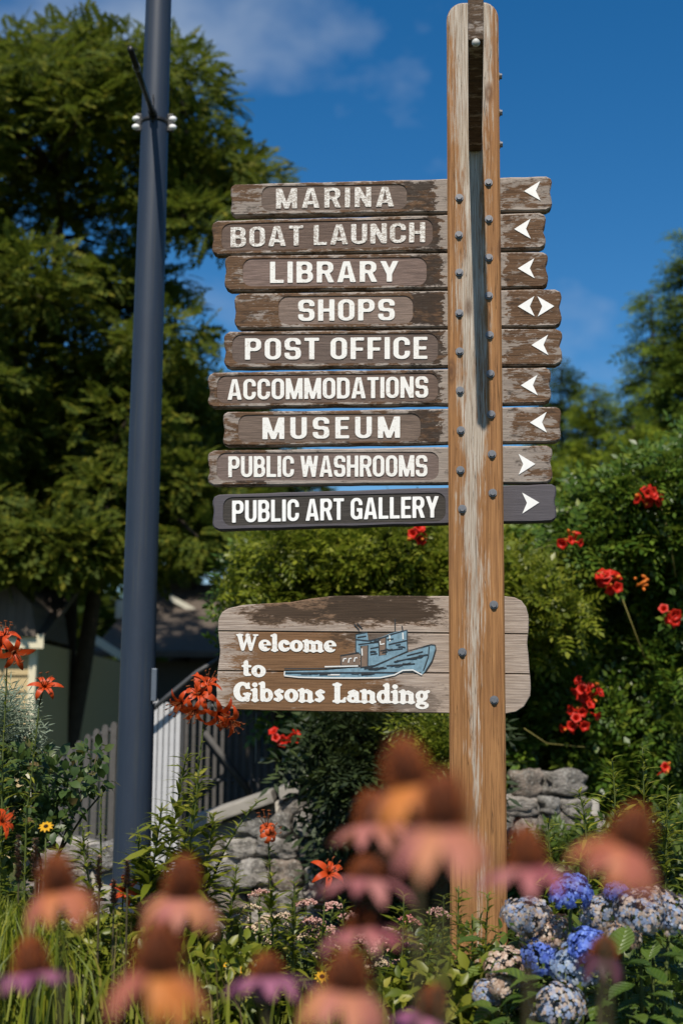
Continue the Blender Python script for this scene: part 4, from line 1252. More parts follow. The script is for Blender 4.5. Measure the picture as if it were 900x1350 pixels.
stone_wall('low pale boulder wall just left of the lamp post', la.x, lb.x, 7.7, lambda x: at(100, 1083, 7.7).z - .03 * math.sin(x * 9), .3, 9, .23, cap=False)

# ------------------------------------------------------------------ gate and fence
M_gate_shaded = plain('shaded_grey_picket', (.085, .080, .076), .8, .2, vary=.4, scale=20)  # picket grey darkened to carry the tree shade in its colour
M_gate_sunlit = plain('sunlit_grey_picket', (.46, .46, .47), .7, .2, vary=.18, scale=14)  # lighter grey stands for direct sun on this gate leaf
M_iron = plain('dark_iron', (.05, .05, .052), .5, .4)
def picket_panel(name, label, xs_px, y_top, y_bot, Y, wpx, mat, rail_mat, rails=(), brace=None, round_top=True, cat='gate'):
    x0 = at(xs_px[0], 1000, Y); root = empty(name, (x0.x, Y, 0)); tag(root, label, cat)
    O = Vector((x0.x, Y, 0)); w = wpx / FPX * Y
    for i, px in enumerate(xs_px):
        pt = at(px, y_top(px), Y) - O; pb = at(px, y_bot(px), Y) - O
        o = plate_bm([(-w / 2, pb.z), (w / 2, pb.z), (w / 2, pt.z - w * .5), (w * .25, pt.z), (-w * .25, pt.z), (-w / 2, pt.z - w * .5)], 0, .022, .002)
        link('picket', mesh_bm('picket', o), root, mat, loc=(pt.x, 0, 0))
    for f in rails:
        pts = [at(px, f(px), Y) - O + Vector((0, .036, 0)) for px in np.linspace(xs_px[0] - 4, xs_px[-1] + 4, 8)]
        link('rail', tube_mesh('rail', pts, [.017] * 8, 8), root, rail_mat)
    if brace:
        (ax, ay), (bx, by) = brace
        a, b = at(ax, ay, Y) - O, at(bx, by, Y) - O
        link('brace', tube_mesh('brace', [a + Vector((0, -.03, 0)), b + Vector((0, -.03, 0))], [.022, .022], 6), root, mat)
    for px in (xs_px[0] - 4, xs_px[-1] + 4):
        pt = at(px, y_top(px) - 2, Y) - O
        link('post', box_mesh('post', pt.x - .02, pt.x + .02, .02, .06, 0, pt.z, .004), root, rail_mat)
    return root
gtop = lambda x: 1012 - 62 * math.sin(max(0, min(1, (x - 66) / 100)) * math.pi / 2)
picket_panel('garden_gate', 'shaded grey picket gate leaf with arched top left of the lamp post', list(np.arange(70, 168, 11.5)), gtop, lambda x: 1180, 9.3, 8.2, M_gate_shaded, M_iron, (lambda x: gtop(x) + 9, lambda x: 1105))
picket_panel('garden_gate', 'pale sunlit picket gate leaf right of the lamp post', list(np.arange(176, 242, 7.4)), lambda x: 921 + .012 * (x - 200) ** 2, lambda x: 1150, 9.1, 6.2, M_gate_sunlit, M_iron, (lambda x: 950, lambda x: 1070))
picket_panel('picket_fence', 'shaded dark grey upright fence with a diagonal brace behind the stone wall', list(np.arange(247, 402, 9.5)), lambda x: 925 - .13 * (x - 247) if x < 330 else 914, lambda x: 1120, 9.6, 4.8, M_gate_shaded, M_iron, (lambda x: 935 - .13 * (x - 247) if x < 330 else 924, lambda x: 1030), ((270, 965), (330, 1045)), cat='fence')
pt = [at(x, y, 9.0) for x, y in ((198, 938), (225, 915), (260, 886), (300, 862))]
o = tube_mesh('arched_handrail', [p - Vector((pt[0].x, 9.0, 0)) for p in pt], [.016] * 4, 8)
hr_ = link('arched_handrail', o, mat=M_iron, loc=(pt[0].x, 9.0, 0)); tag(hr_, 'thin dark rail rising from the gate toward the welcome board', 'handrail')

# ------------------------------------------------------------------ trumpet vine and shrubs
rng = np.random.default_rng(21); rnd = random.Random(21)
VY = 9.0
M_trumpet = island('trumpet_red', [(0, (.42, .010, .008)), (.6, (.56, .022, .010)), (1, (.66, .08, .015))], .45, .25)
M_bud = island('trumpet_orange', [(0, (.60, .12, .015)), (1, (.70, .22, .03))], .5, .2)
def leafy_mass(name, poly, Yf, Yb, n_cl, rad, n_leaf, T, size, mat, parent, rng, rnd, skip=None, upbias=.25, mind=0):
    P, A, Up, S = [], [], [], []
    O = np.array(parent.location)
    for (px, py) in poly_points(rnd, poly, n_cl, mind):
        if skip and skip(px, py): continue
        c = np.array(at(px, py, rnd.uniform(Yf, Yb)))
        if c[2] < .05: continue
        r = rad * rnd.uniform(.7, 1.3)
        p, d = clump_pts(rng, c - O, (r, r, r * .75), n_leaf, .3)
        ax = d + np.array((0, -.25, upbias)) + rng.normal(size=(n_leaf, 3)) * .5
        P.append(p); A.append(ax); Up.append(np.array((0, -.7, 1.0)) + rng.normal(size=(n_leaf, 3)) * .55); S.append(size * rng.uniform(.65, 1.3, n_leaf))
    return foliage(name, T, np.concatenate(P), np.concatenate(A), np.concatenate(Up), np.concatenate(S), mat, parent)

vine = empty('trumpet_vine', (at(640, 900, VY).x, VY, 0)); tag(vine, 'large trumpet vine hedge with red flowers behind the signpost', 'vine')
vpoly = [(318, 800), (330, 745), (380, 712), (450, 700), (520, 694), (600, 700), (670, 735), (720, 705), (765, 680), (800, 640), (850, 610), (930, 590), (930, 1120), (760, 1090), (700, 1010), (600, 975), (470, 965), (400, 960), (345, 900)]
gap = lambda x, y: ((x - 785) / 48) ** 2 + ((y - 850) / 62) ** 2 < 1
leafy_mass('foliage', vpoly, VY - .2, VY + 1.2, 330, .20, 46, VFROND, .16, M_vine, vine, rng, rnd, gap)
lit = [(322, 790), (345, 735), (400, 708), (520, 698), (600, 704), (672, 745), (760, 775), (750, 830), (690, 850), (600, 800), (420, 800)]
leafy_mass('lit_foliage', lit, VY - .8, VY - .1, 120, .15, 60, VFROND, .125, M_vine_lit, vine, rng, rnd)  # sunlit part of the hedge, brightened by leaf colour
up_r = [(730, 715), (790, 660), (850, 622), (930, 600), (930, 720), (800, 760)]
leafy_mass('upper_foliage', up_r, VY - .5, VY, 50, .17, 55, VFROND, .14, M_vine, vine, rng, rnd)
a_ = Acc()
for pts in ([(668, 738), (700, 726), (740, 715), (775, 712)], [(862, 640), (880, 700), (890, 760)], [(820, 790), (835, 830), (850, 870)], [(355, 780), (375, 740), (392, 708)], [(690, 960), (720, 980), (770, 985)]):
    a_.tube([at(x, y, VY - .55) - Vector(vine.location) for x, y in pts], [.0035] * len(pts), 5)
link('tendril', a_.mesh('tendril'), vine, plain('vine_stem', (.16, .14, .04), .6, .2))['kind'] = 'stuff'
a_ = Acc()
for px in (360, 520, 690, 760, 860):
    b = at(px, 1000, VY + .5) - Vector(vine.location)
    a_.tube([(b.x, b.y, 0), (b.x + .05, b.y, 1.0), (b.x - .05, b.y - .2, 2.0)], [.04, .03, .015], 7)
link('woody_stem', a_.mesh('woody_stem'), vine, M_bark)['kind'] = 'stuff'
# trumpet blossom: tube that flares into five lobes
def trumpet_mesh(name, L=.075, flare=.032):
    V, Q = [], []
    seg = 15
    prof = [(0, .004), (.35, .007), (.75, .012), (.9, .018), (1.0, 1.0), (.97, 1.2)]
    for i, (h, r) in enumerate(prof):
        for k in range(seg):
            a = 2 * math.pi * k / seg
            rr = r if r < .9 else flare * r * (.62 + .38 * abs(math.cos(2.5 * a)))
            V.append((rr * math.cos(a), h * L, rr * math.sin(a)))
    for i in range(len(prof) - 1):
        for k in range(seg): Q.append((i * seg + k, i * seg + (k + 1) % seg, (i + 1) * seg + (k + 1) % seg, (i + 1) * seg + k))
    return mesh_np(name, V, [Q], True)
tr_me = trumpet_mesh('blossom'); tr_me.materials.append(M_trumpet)
V_, Q_, T_ = tube_vf([(0, 0, 0), (0, .03, 0), (0, .055, 0), (0, .068, 0)], [.004, .007, .011, .006], 7)
bud_me = mesh_np('bud', V_, [Q_, T_], True); bud_me.materials.append(M_bud)
def look(d, roll=0.0):
    """rotation taking local +Y to d"""
    return (Vector(d).to_track_quat('Y', 'Z') @ __import__('mathutils').Quaternion((0, 1, 0), roll)).to_euler()
CL = [(855, 657, 9, 3, 1.0), (752, 712, 4, 3, .9), (800, 769, 9, 4, 1.05), (845, 768, 0, 7, 1.0), (882, 812, 7, 2, 1.0), (772, 915, 7, 3, .95), (772, 934, 6, 1, .9),
      (755, 958, 5, 2, .9), (870, 1017, 2, 2, .8), (553, 706, 5, 2, .95), (373, 974, 6, 0, .95), (775, 905, 3, 2, .8)]
for px, py, nf, nbud, sc in CL:
    c = at(px, py, VY - (1.08 if px in (553, 752) else .66)) - Vector(vine.location)
    st_ = link('flower_cluster', tube_mesh('flower_cluster', [(0, .22, -.05), (0, .1, .0), (0, 0, 0)], [.004, .004, .003], 5), vine, M_stem, loc=c)
    for k in range(nf + nbud):
        d = Vector((rnd.uniform(-1, 1), rnd.uniform(-1.3, -.2), rnd.uniform(-.6, .8))).normalized()
        o = link('blossom' if k < nf else 'bud', tr_me if k < nf else bud_me, st_, loc=(rnd.uniform(-.045, .045), rnd.uniform(-.03, .03), rnd.uniform(-.03, .03)), rot=look(d, rnd.uniform(0, 6)))
        s_ = sc * rnd.uniform(.85, 1.2); o.scale = (s_, s_, s_)

jn = empty('juniper_shrub', (at(450, 1100, 7.6).x, 7.6, 0)); tag(jn, 'very dark juniper shrub beside the post in front of the stone wall', 'shrub')
leafy_mass('foliage', [(430, 985), (460, 960), (520, 955), (600, 955), (600, 1180), (530, 1230), (490, 1200), (458, 1130), (478, 1060)], 7.4, 8.1, 120, .17, 40, SPRAY, .20, M_juniper, jn, rng, rnd)
link('stem', tube_mesh('stem', [(0, 0.2, 0), (.05, .2, .5), (.1, .2, 1.0)], [.05, .04, .02], 7), jn, M_bark)
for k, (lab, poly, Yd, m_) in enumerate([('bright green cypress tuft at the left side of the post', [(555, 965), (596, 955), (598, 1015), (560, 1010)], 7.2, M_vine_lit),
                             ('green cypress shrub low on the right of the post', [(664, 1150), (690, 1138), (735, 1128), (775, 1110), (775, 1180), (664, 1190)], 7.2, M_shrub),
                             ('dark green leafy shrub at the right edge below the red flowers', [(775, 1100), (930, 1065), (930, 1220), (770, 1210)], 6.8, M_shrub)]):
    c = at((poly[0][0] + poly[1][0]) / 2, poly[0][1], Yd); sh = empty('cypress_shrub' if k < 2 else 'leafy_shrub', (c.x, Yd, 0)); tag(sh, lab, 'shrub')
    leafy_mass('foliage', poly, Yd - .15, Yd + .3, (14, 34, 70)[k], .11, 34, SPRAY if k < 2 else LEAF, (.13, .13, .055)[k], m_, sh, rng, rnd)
    link('stem', tube_mesh('stem', [(0, .1, 0), (0, .1, .4), (.02, .1, c.z - .05)], [.02, .018, .008], 6), sh, M_bark)

# low planting that covers the soil
n = 7000
x = rng.uniform(-3.2, 3.4, n); y = rng.uniform(2.6, 8.0, n)
z = rng.random(n) * (.35 + .12 * np.sin(x * 3 + y))
gcv = foliage('ground_cover', LEAF, np.stack([x, y, z], 1), rand_dirs(rng, n, .35, .5), np.array((0, -.3, 1.0)) + rng.normal(size=(n, 3)) * .5, rng.uniform(.05, .11, n), M_fill)
tag(gcv, 'mixed low green leaves covering the flower bed soil', 'ground cover')

# ------------------------------------------------------------------ tiger lilies
M_lily = island('lily_orange', [(0, (.36, .028, .007)), (.5, (.50, .050, .008)), (1, (.62, .10, .014))], .45, .28)
M_lily_dark = island('lily_wilted', [(0, (.42, .05, .012)), (1, (.60, .10, .02))], .5, .25)
M_anther = plain('anther_brown', (.16, .045, .012), .7, .2)
def petal_strip(name, L, W, curve, segs=6, cup=.15, mat=None, taper=1.0):
    """one petal along +Y that bends by curve(t) in the YZ plane"""
    V, Q = [], []
    y = z = 0.0; ang = curve(0)
    for i in range(segs + 1):
        t_ = i / segs
        w = W * math.sin(math.pi * min(1, .12 + .88 * t_ ** taper)) ** .7 if t_ < 1 else W * .08
        ang = curve(t_)
        V += [(-w, y, z + w * cup), (0, y, z), (w, y, z + w * cup)]
        y += math.cos(ang) * L / segs; z += math.sin(ang) * L / segs
    for i in range(segs):
        a = 3 * i; Q += [(a, a + 1, a + 4, a + 3), (a + 1, a + 2, a + 5, a + 4)]
    me = mesh_np(name, V, [Q], True); me.materials.append(mat)
    return me
lily_petals = [petal_strip('petal', .078, .0095, lambda t_, k=k: R(26 + (125 + 30 * k) * t_ ** 1.1), 7, -.25, M_lily) for k in range(3)]
lily_wilt = petal_strip('petal', .075, .009, lambda t_: R(30 + 250 * t_), 8, -.4, M_lily_dark)
def anther_mesh():
    a_ = Acc()
    for k in range(6):
        an = k * 1.047 + .4
        e = np.array((math.cos(an) * .022, .062, math.sin(an) * .022))
        a_.tube([(0, 0, 0), e * .6, e], [.0012, .001, .001], 4)
        a_.tube([e + np.array((-.006, 0, 0)), e + np.array((.006, .002, 0))], [.0022, .0022], 4)
    me = a_.mesh('flower'); me.materials.append(M_anther); return me
lily_core = anther_mesh()
def lily_flower(parent, loc, d, sc=1.0, wilt=False, rs=random):
    f = link('flower', lily_core, parent, loc=loc, rot=look(d, rs.uniform(0, 1)), scale=(sc, sc, sc))
    for k in range(6):
        me = lily_wilt if wilt else lily_petals[rs.randrange(3)]
        o = link('petal', me, f)
        # petal: local +Y stays the flower axis, fan round it
        o.rotation_euler = (0, R(60 * k + rs.uniform(-10, 10)), 0)
        s_ = rs.uniform(.88, 1.1); o.scale = (s_, s_, s_)
    return f
def leaf_stalk(name, label, cat, pts, r, leaf_rng, nleaf, llen, mat, rs_seed, group=None, stem_mat=None, up=.55, T=NLEAF, wscale=1.0):
    """pts: world polyline from the top down to the ground"""
    rng_ = np.random.default_rng(rs_seed)
    root = empty(name, (pts[-1].x, pts[-1].y, 0)); tag(root, label, cat, group)
    O = Vector((pts[-1].x, pts[-1].y, 0))
    P = [p - O for p in pts]
    # smooth the polyline
    fine = []
    for i in range(len(P) - 1):
        a, b = P[i], P[i + 1]
        pa = P[i - 1] if i else a + (a - b); pb = P[i + 2] if i + 2 < len(P) else b + (b - a)
        for k in range(6):
            t_ = k / 6
            fine.append(.5 * ((2 * a) + (b - pa) * t_ + (2 * pa - 5 * a + 4 * b - pb) * t_ * t_ + (3 * a - pa - 3 * b + pb) * t_ ** 3))
    fine.append(P[-1])
    n = len(fine)
    link('stem', tube_mesh('stem', fine, np.linspace(r * .55, r, n), 6), root, stem_mat or M_stem)
    fa = np.array([tuple(p) for p in fine])
    cum = np.concatenate([[0], np.cumsum(np.linalg.norm(np.diff(fa, axis=0), axis=1))]); cum /= cum[-1]
    tt = np.sort(rng_.uniform(leaf_rng[0], leaf_rng[1], nleaf))
    pos = np.stack([np.interp(tt, cum, fa[:, k]) for k in range(3)], 1)
    an = np.arange(nleaf) * 2.4 + rng_.normal(size=nleaf) * .3
    ax = np.stack([np.cos(an), np.sin(an), up + rng_.normal(size=nleaf) * .3], 1)
    grow = np.interp(tt, [leaf_rng[0], leaf_rng[0] + .3 * (leaf_rng[1] - leaf_rng[0]), leaf_rng[1]], [.45, 1, 1.1])
    sc = llen * grow * rng_.uniform(.7, 1.25, nleaf)
    sc3 = np.stack([sc * wscale, sc, sc], 1)
    foliage('foliage', T, pos, ax, np.tile((0, 0, 1.0), (nleaf, 1)) + rng_.normal(size=(nleaf, 3)) * .2, sc3, mat, root)
    return root, O
GL = 'tiger lilies in the flower bed'
rs = random.Random(77)
def lily(label, pxs, Y, flowers, nleaf=70, llen=.075, leaf_rng=(.06, .75), wscale=1.0, group=GL):
    pts = [at(x, y, Y) for x, y in pxs]
    last = pts[-1]
    pts.append(Vector((last.x + rs.uniform(-.05, .05), Y, 0)))
    root, O = leaf_stalk('tiger_lily', label, 'lily', pts, .0042, leaf_rng, int(nleaf * 1.7), llen * 1.15, M_lily_leaf, rs.randrange(9999), group, wscale=wscale)
    for (fx, fy, d, sc, wilt) in flowers:
        p = at(fx, fy, Y - .03) - O
        lily_flower(root, p, d, sc, wilt, rs)
        # flower stalk
        near = min([q - O for q in pts[:3]], key=lambda q: (q - p).length)
        link('flower_stalk', tube_mesh('flower_stalk', [near, near.lerp(p, .5) + Vector((0, 0, .02)), p], [.003, .0026, .0022], 5), root, M_dark_stem)
    return root
lily('tall lily with a cluster of orange flowers overlapping the welcome board corner', [(272, 925), (268, 960), (262, 1010), (252, 1080), (240, 1160)], 4.45,
     [(243, 924, (-.6, -.6, -.5), 1.0, False), (264, 916, (-.1, -.8, .3), 1.15, False), (272, 905, (.3, -.5, .7), .9, False), (287, 938, (.5, -.7, -.5), 1.1, False), (301, 948, (.7, -.6, -.5), .95, False), (258, 934, (-.2, -.8, -.6), .9, False)], 80, .06)
lily('leafy flowerless lily stalk just right of the lamp post', [(248, 985), (238, 1040), (228, 1100), (216, 1180)], 4.6, [], 120, .095, (.02, .7), 1.1)
lily('bushy bright lily stalk leaning against the lamp post foot', [(214, 1058), (210, 1090), (204, 1130), (196, 1200)], 4.3, [], 120, .11, (.02, .6), 1.15)
lily('arching flowerless lily stalk in front of the stone wall', [(352, 1052), (335, 1062), (308, 1100), (284, 1150), (268, 1215)], 4.4, [], 60, .055, (.02, .5))
lily('lily with one curled wilting orange flower before the stone wall', [(354, 1112), (356, 1150), (358, 1210), (360, 1290)], 4.3, [(352, 1092, (-.15, -.5, .8), .9, True), (354, 1100, (.4, -.6, .3), .8, True)], 110, .05, (.01, .55), 1.2)
lily('lily with one bright open flower in front of the dark juniper', [(428, 1166), (427, 1200), (424, 1260), (424, 1320)], 4.3, [(432, 1153, (.25, -.7, .5), 1.05, False)], 60, .07, (.1, .7))
lily('tall lily with orange flowers cut by the left edge', [(10, 866), (8, 920), (4, 1000), (2, 1100)], 4.5, [(4, 852, (-.3, -.7, .2), 1.0, False), (18, 858, (.4, -.8, -.3), 1.1, False), (8, 842, (.1, -.5, .8), .9, False)], 130, .05, (.03, .8))
lily('lily with a single orange star flower left of the lamp post', [(52, 930), (48, 970), (40, 1040), (34, 1120)], 4.5, [(60, 908, (.1, -.75, .55), 1.0, False)], 120, .045, (.03, .8))
lily('short lily with red-orange flower at the foot of the lamp post', [(162, 1190), (160, 1230), (158, 1300)], 4.4, [(165, 1174, (.2, -.8, .2), 1.0, False)], 40, .06, (.1, .8))
lily('lily flower peeking in at the left edge above the roses', [(-6, 1100), (-8, 1160), (-10, 1240)], 4.2, [(2, 1085, (.5, -.6, .4), .9, False)], 30, .06, (.1, .8))
for lab, pxs in (('slim leafy lily stalk left of the post foot', [(566, 1196), (564, 1240), (562, 1340)]), ('slim leafy lily stalk right in front of the post foot', [(604, 1168), (603, 1230), (602, 1340)]),
                 ('thin yellowing lily stalk overlapping the right edge of the post foot', [(643, 1178), (640, 1240), (636, 1340)]), ('short leafy lily stalk before the lower post', [(622, 1205), (622, 1260), (620, 1340)]),
                 ('leafy lily stalk between the sedum and the post', [(585, 1180), (583, 1250), (580, 1340)])):
    lily(lab, pxs, 4.3, [], 75, .065, (.0, .6), 1.0)
for lab, pxs in (('leftmost thin lily stalk right of the post by the cypress', [(722, 1085), (724, 1120), (728, 1190)]), ('bending lily stalk with narrow leaves left of the tilted coneflower', [(762, 1042), (770, 1080), (776, 1180)]),
                 ('tall narrow-leaved lily stalk above the tilted coneflower', [(806, 1000), (810, 1060), (812, 1180)]), ('upright lily stalk with whorled leaves right of the tilted coneflower', [(846, 985), (848, 1050), (850, 1180)]),
                 ('lily stalk nearest the right edge', [(880, 1035), (878, 1090), (876, 1190)])):
    lily(lab, pxs, 4.9, [], 80, .085, (.0, .5), .8)
lily('thin spiky lily stalk in front of the low boulder wall', [(134, 1040), (133, 1090), (131, 1190)], 4.5, [], 60, .04, (.0, .6))

for lab, pxs, nl, ll in (('tall bright flowerless lily stalk right of the pale gate', [(262, 1015), (258, 1060), (250, 1120), (240, 1200)], 110, .09),
                         ('leafy lily stalk between the stone wall and the lamp post', [(282, 1075), (276, 1120), (266, 1200)], 90, .10),
                         ('flowerless lily stalk overlapping the lamp post foot', [(182, 1090), (184, 1140), (188, 1220)], 90, .09),
                         ('lily stalk directly below the arching stalk', [(312, 1140), (308, 1180), (300, 1260)], 80, .08),
                         ('narrow yellow-green lily stalk left of the lamp post', [(108, 1085), (112, 1130), (118, 1220)], 90, .07),
                         ('short lily stalk between the two pale sedum heads', [(388, 1165), (388, 1200), (386, 1290)], 80, .07),
                         ('lily stalk left of the stacked coneflowers', [(452, 1190), (452, 1230), (450, 1320)], 70, .07),
                         ('yellowish lily stalk between the rose sedum heads', [(532, 1180), (531, 1230), (528, 1330)], 80, .075),
                         ('lily stalk rising from the grass at the far left', [(78, 1120), (74, 1170), (70, 1260)], 80, .075)):
    lily(lab, pxs, 4.35, [], nl, ll, (.0, .62), 1.1)

# ------------------------------------------------------------------ dried flower spikes
M_spike = island('spike_brown', [(0, (.10, .050, .030)), (.6, (.19, .105, .065)), (1, (.26, .17, .11))], .7, .1)
for lab, x, y0, y1 in (('dried brown flower spike furthest left', 25, 1100, 1163), ('dried brown flower spike second from the left', 47, 1106, 1158), ('dried brown flower spike before the boulder wall', 131, 1129, 1172),
                       ('dried brown flower spike overlapping the lamp post', 168, 1135, 1172), ('shorter dried brown flower spike below the lamp post', 150, 1160, 1196)):
    Y = 4.0
    a, b = at(x, y0, Y), at(x, y1, Y)
    root = empty('flower_spike', (b.x, Y, 0)); tag(root, lab, 'flower spike', 'dried flower spikes')
    O = Vector((b.x, Y, 0))
    link('stem', tube_mesh('stem', [(0, 0, 0), (.005, 0, b.z * .6), b - O, a - O], [.004, .0035, .003, .0015], 6), root, M_dark_stem)
    rg = np.random.default_rng(x)
    m = 150; tt = rg.random(m)
    pos = np.array([tuple((b - O).lerp(a - O, q)) for q in tt]); an = rg.uniform(0, 6.28, m)
    ax = np.stack([np.cos(an), np.sin(an), np.full(m, .5)], 1)
    foliage('spike_head', DIAMOND, pos, ax, np.tile((0, 0, 1.0), (m, 1)), .019 * (1.15 - .55 * tt), M_spike, root)
    m = 18; tt = rg.uniform(.3, .95, m); an = rg.uniform(0, 6.28, m)
    foliage('foliage', NLEAF, np.stack([0 * tt, 0 * tt, b.z * tt], 1), np.stack([np.cos(an), np.sin(an), .5 + 0 * an], 1), np.tile((0, 0, 1.0), (m, 1)), rg.uniform(.05, .09, m), M_lily_leaf, root)

# ------------------------------------------------------------------ rose shrub, silver plant
rose = empty('rose_shrub', (at(50, 1100, 4.8).x, 4.8, 0)); tag(rose, 'glossy dark green rose shrub at the left below the lilies', 'shrub')
LEAF2 = leaf_template(.36, .06, .15)
leafy_mass('foliage', [(-40, 1010), (30, 985), (70, 1010), (85, 1040), (80, 1085), (40, 1120), (-40, 1130)], 4.6, 5.1, 70, .07, 20, LEAF2, .042, M_rose_leaf, rose, rng, rnd)
leafy_mass('side_foliage', [(70, 1040), (100, 1010), (120, 988), (140, 990), (138, 1020), (112, 1060), (80, 1080)], 4.6, 4.9, 24, .05, 10, LEAF2, .040, M_rose_leaf, rose, rng, rnd)
a_ = Acc()
for pts in ([(130, 990), (115, 1040), (90, 1090), (70, 1150)], [(40, 1000), (45, 1070), (55, 1150)], [(0, 1020), (20, 1090), (50, 1150)], [(140, 1040), (110, 1075), (75, 1130)]):
    q = [at(x, y, 4.8) - Vector(rose.location) for x, y in pts]; q.append(Vector((0, 0, 0)))
    a_.tube(q, [.003, .004, .005, .007, .009][:len(q)], 5)
link('cane', a_.mesh('cane'), rose, M_dark_stem)['kind'] = 'stuff'
sv = empty('silver_shrub', (at(0, 1000, 5.0).x, 5.0, 0)); tag(sv, 'grey-green needle-leaved silver plant at the left edge', 'shrub')
leafy_mass('foliage', [(-40, 955), (2, 948), (12, 970), (20, 1010), (-40, 1015)], 4.9, 5.2, 16, .06, 40, frond_template(6, .07, .30, .1), .13, M_silver, sv, rng, rnd, None, .8)
link('stem', tube_mesh('stem', [(0, 0, 0), (0, 0, 1.2)], [.008, .004], 6), sv, M_stem)

# ------------------------------------------------------------------ grasses and dry stems
def blades(name, label, cat, poly, Y0, Y1, n, L, w, mat, seed, lean=.35):
    rnd_ = random.Random(seed); rg = np.random.default_rng(seed)
    pp = poly_points(rnd_, poly, n)
    tips = np.array([tuple(at(x, y, rnd_.uniform(Y0, Y1))) for x, y in pp])
    m = len(tips)
    bend = rg.normal(size=(m, 2)) * lean * L
    base = tips.copy(); base[:, :2] -= bend; base[:, 2] = np.maximum(tips[:, 2] - L * rg.uniform(.8, 1.2, m), 0)
    mid = (base + tips) / 2; mid[:, :2] -= bend * .25; mid[:, 2] += .08 * L
    side = np.stack([np.ones(m), rg.normal(size=m) * .5, 0 * bend[:, 0]], 1) * w
    V = np.stack([base - side, base + side, mid + side * .8, mid - side * .8, tips], 1).reshape(-1, 3)
    off = (np.arange(m) * 5)[:, None]
    o = link(name, mesh_np(name, V, [np.array([(0, 1, 2, 3)]) + off[:, :, None].reshape(-1, 1), np.array([(3, 2, 4)]) + off.reshape(-1, 1)]), mat=mat)
    tag(o, label, cat, kind='stuff')
    return o
blades('ornamental_grass', 'bright yellow-green grass filling the lower left corner', 'grass', [(-30, 1165), (60, 1180), (108, 1225), (104, 1290), (-30, 1320)], 3.9, 4.4, 1100, .20, .0030, M_grass, 5)
blades('dry_stalk_mass', 'tangle of dry tan stalks between the left coneflowers', 'dry stalks', [(70, 1205), (180, 1200), (300, 1230), (300, 1400), (90, 1400)], 3.9, 4.5, 260, .24, .0024, M_dry, 6, .16)
blades('leaf_tangle', 'tangle of narrow green leaves low in the middle of the bed', 'leaves', [(100, 1215), (320, 1235), (420, 1275), (560, 1270), (630, 1290), (640, 1400), (100, 1400)], 3.9, 4.6, 520, .17, .0050, M_lily_leaf, 7, .5)
for lab, poly, m_, nn, sz in (('bright small-leaved clump low between the two left coneflowers', [(95, 1225), (190, 1215), (200, 1400), (95, 1400)], M_lily_leaf, 95, .040),
                              ('yellow-green leafy clump behind the yellow daisies', [(225, 1250), (330, 1235), (345, 1400), (235, 1400)], M_lily_leaf, 80, .045),
                              ('dark green leafy clump in the bottom left corner', [(-30, 1300), (110, 1290), (110, 1420), (-30, 1420)], M_shrub, 80, .045),
                              ('green leafy clump at the bottom between the sedum and the hydrangeas', [(500, 1290), (640, 1280), (650, 1420), (500, 1420)], M_lily_leaf, 56, .05)):
    cx_ = at(sum(q[0] for q in poly) / 4, 1280, 4.25); ph = empty('leafy_perennial', (cx_.x, 4.25, 0)); tag(ph, lab, 'plant', 'leafy perennials low in the bed')
    leafy_mass('foliage', poly, 4.05, 4.5, nn, .055, 20, LEAF, sz, m_, ph, rng, rnd)
    for k in range(5): link('stem', tube_mesh('stem', [(.05 * (k - 2), 0, 0), (.06 * (k - 2), 0, cx_.z * .9)], [.004, .003], 5), ph, M_stem)
fm = empty('bed_foliage', (0, 4.5, 0)); tag(fm, 'dense small-leaved greenery behind the coneflowers across the bed', 'foliage', kind='stuff')
leafy_mass('foliage', [(-30, 1140), (60, 1170), (170, 1225), (330, 1255), (420, 1240), (560, 1250), (700, 1230), (930, 1215), (930, 1420), (-30, 1420)], 4.5, 5.6, 420, .10, 26, LEAF, .05, M_shrub, fm, rng, rnd)

# ------------------------------------------------------------------ sedum
M_sedum = {k: island('sedum_' + k, v, .7, .1) for k, v in {
    'pink': [(0, (.42, .20, .17)), (.6, (.56, .32, .27)), (1, (.64, .46, .38))],
    'cream': [(0, (.46, .36, .22)), (.6, (.60, .48, .34)), (1, (.58, .36, .30))],
    'rose': [(0, (.38, .13, .12)), (.6, (.50, .20, .17)), (1, (.60, .34, .28))]}.items()}
M_sedum_leaf = leafy('sedum_leaf', [(0, (.07, .11, .025)), (.6, (.12, .16, .035)), (1, (.20, .23, .06))], .5, .25)
OCT = (np.array([(1, 0, 0), (-1, 0, 0), (0, 1, 0), (0, -1, 0), (0, 0, 1), (0, 0, -1)], float), [np.array([(0, 2, 4), (2, 1, 4), (1, 3, 4), (3, 0, 4), (2, 0, 5), (1, 2, 5), (3, 1, 5), (0, 3, 5)])])
def sedum_head_mesh(k, mat):
    rg = np.random.default_rng(500 + k)
    m = 150
    r = np.sqrt(rg.random(m)); an = rg.uniform(0, 6.28, m)
    lump = .012 * np.sin(an * 3 + k)
    z = .018 * (1 - r ** 2) + rg.normal(size=m) * .0028
    rad = .040 * r * (1 + .18 * np.sin(an * 5 + k))
    V, F = instance_vf(OCT[0], OCT[1], np.stack([rad * np.cos(an), rad * np.sin(an), z], 1), rand_dirs(rg, m), rand_dirs(rg, m), rg.uniform(.0032, .0052, m))
    me = mesh_np('flower_head', V, F); me.materials.append(mat)
    return me
SH = {c: [sedum_head_mesh(i + 10 * j, M_sedum[c]) for i in range(3)] for j, c in enumerate(M_sedum)}
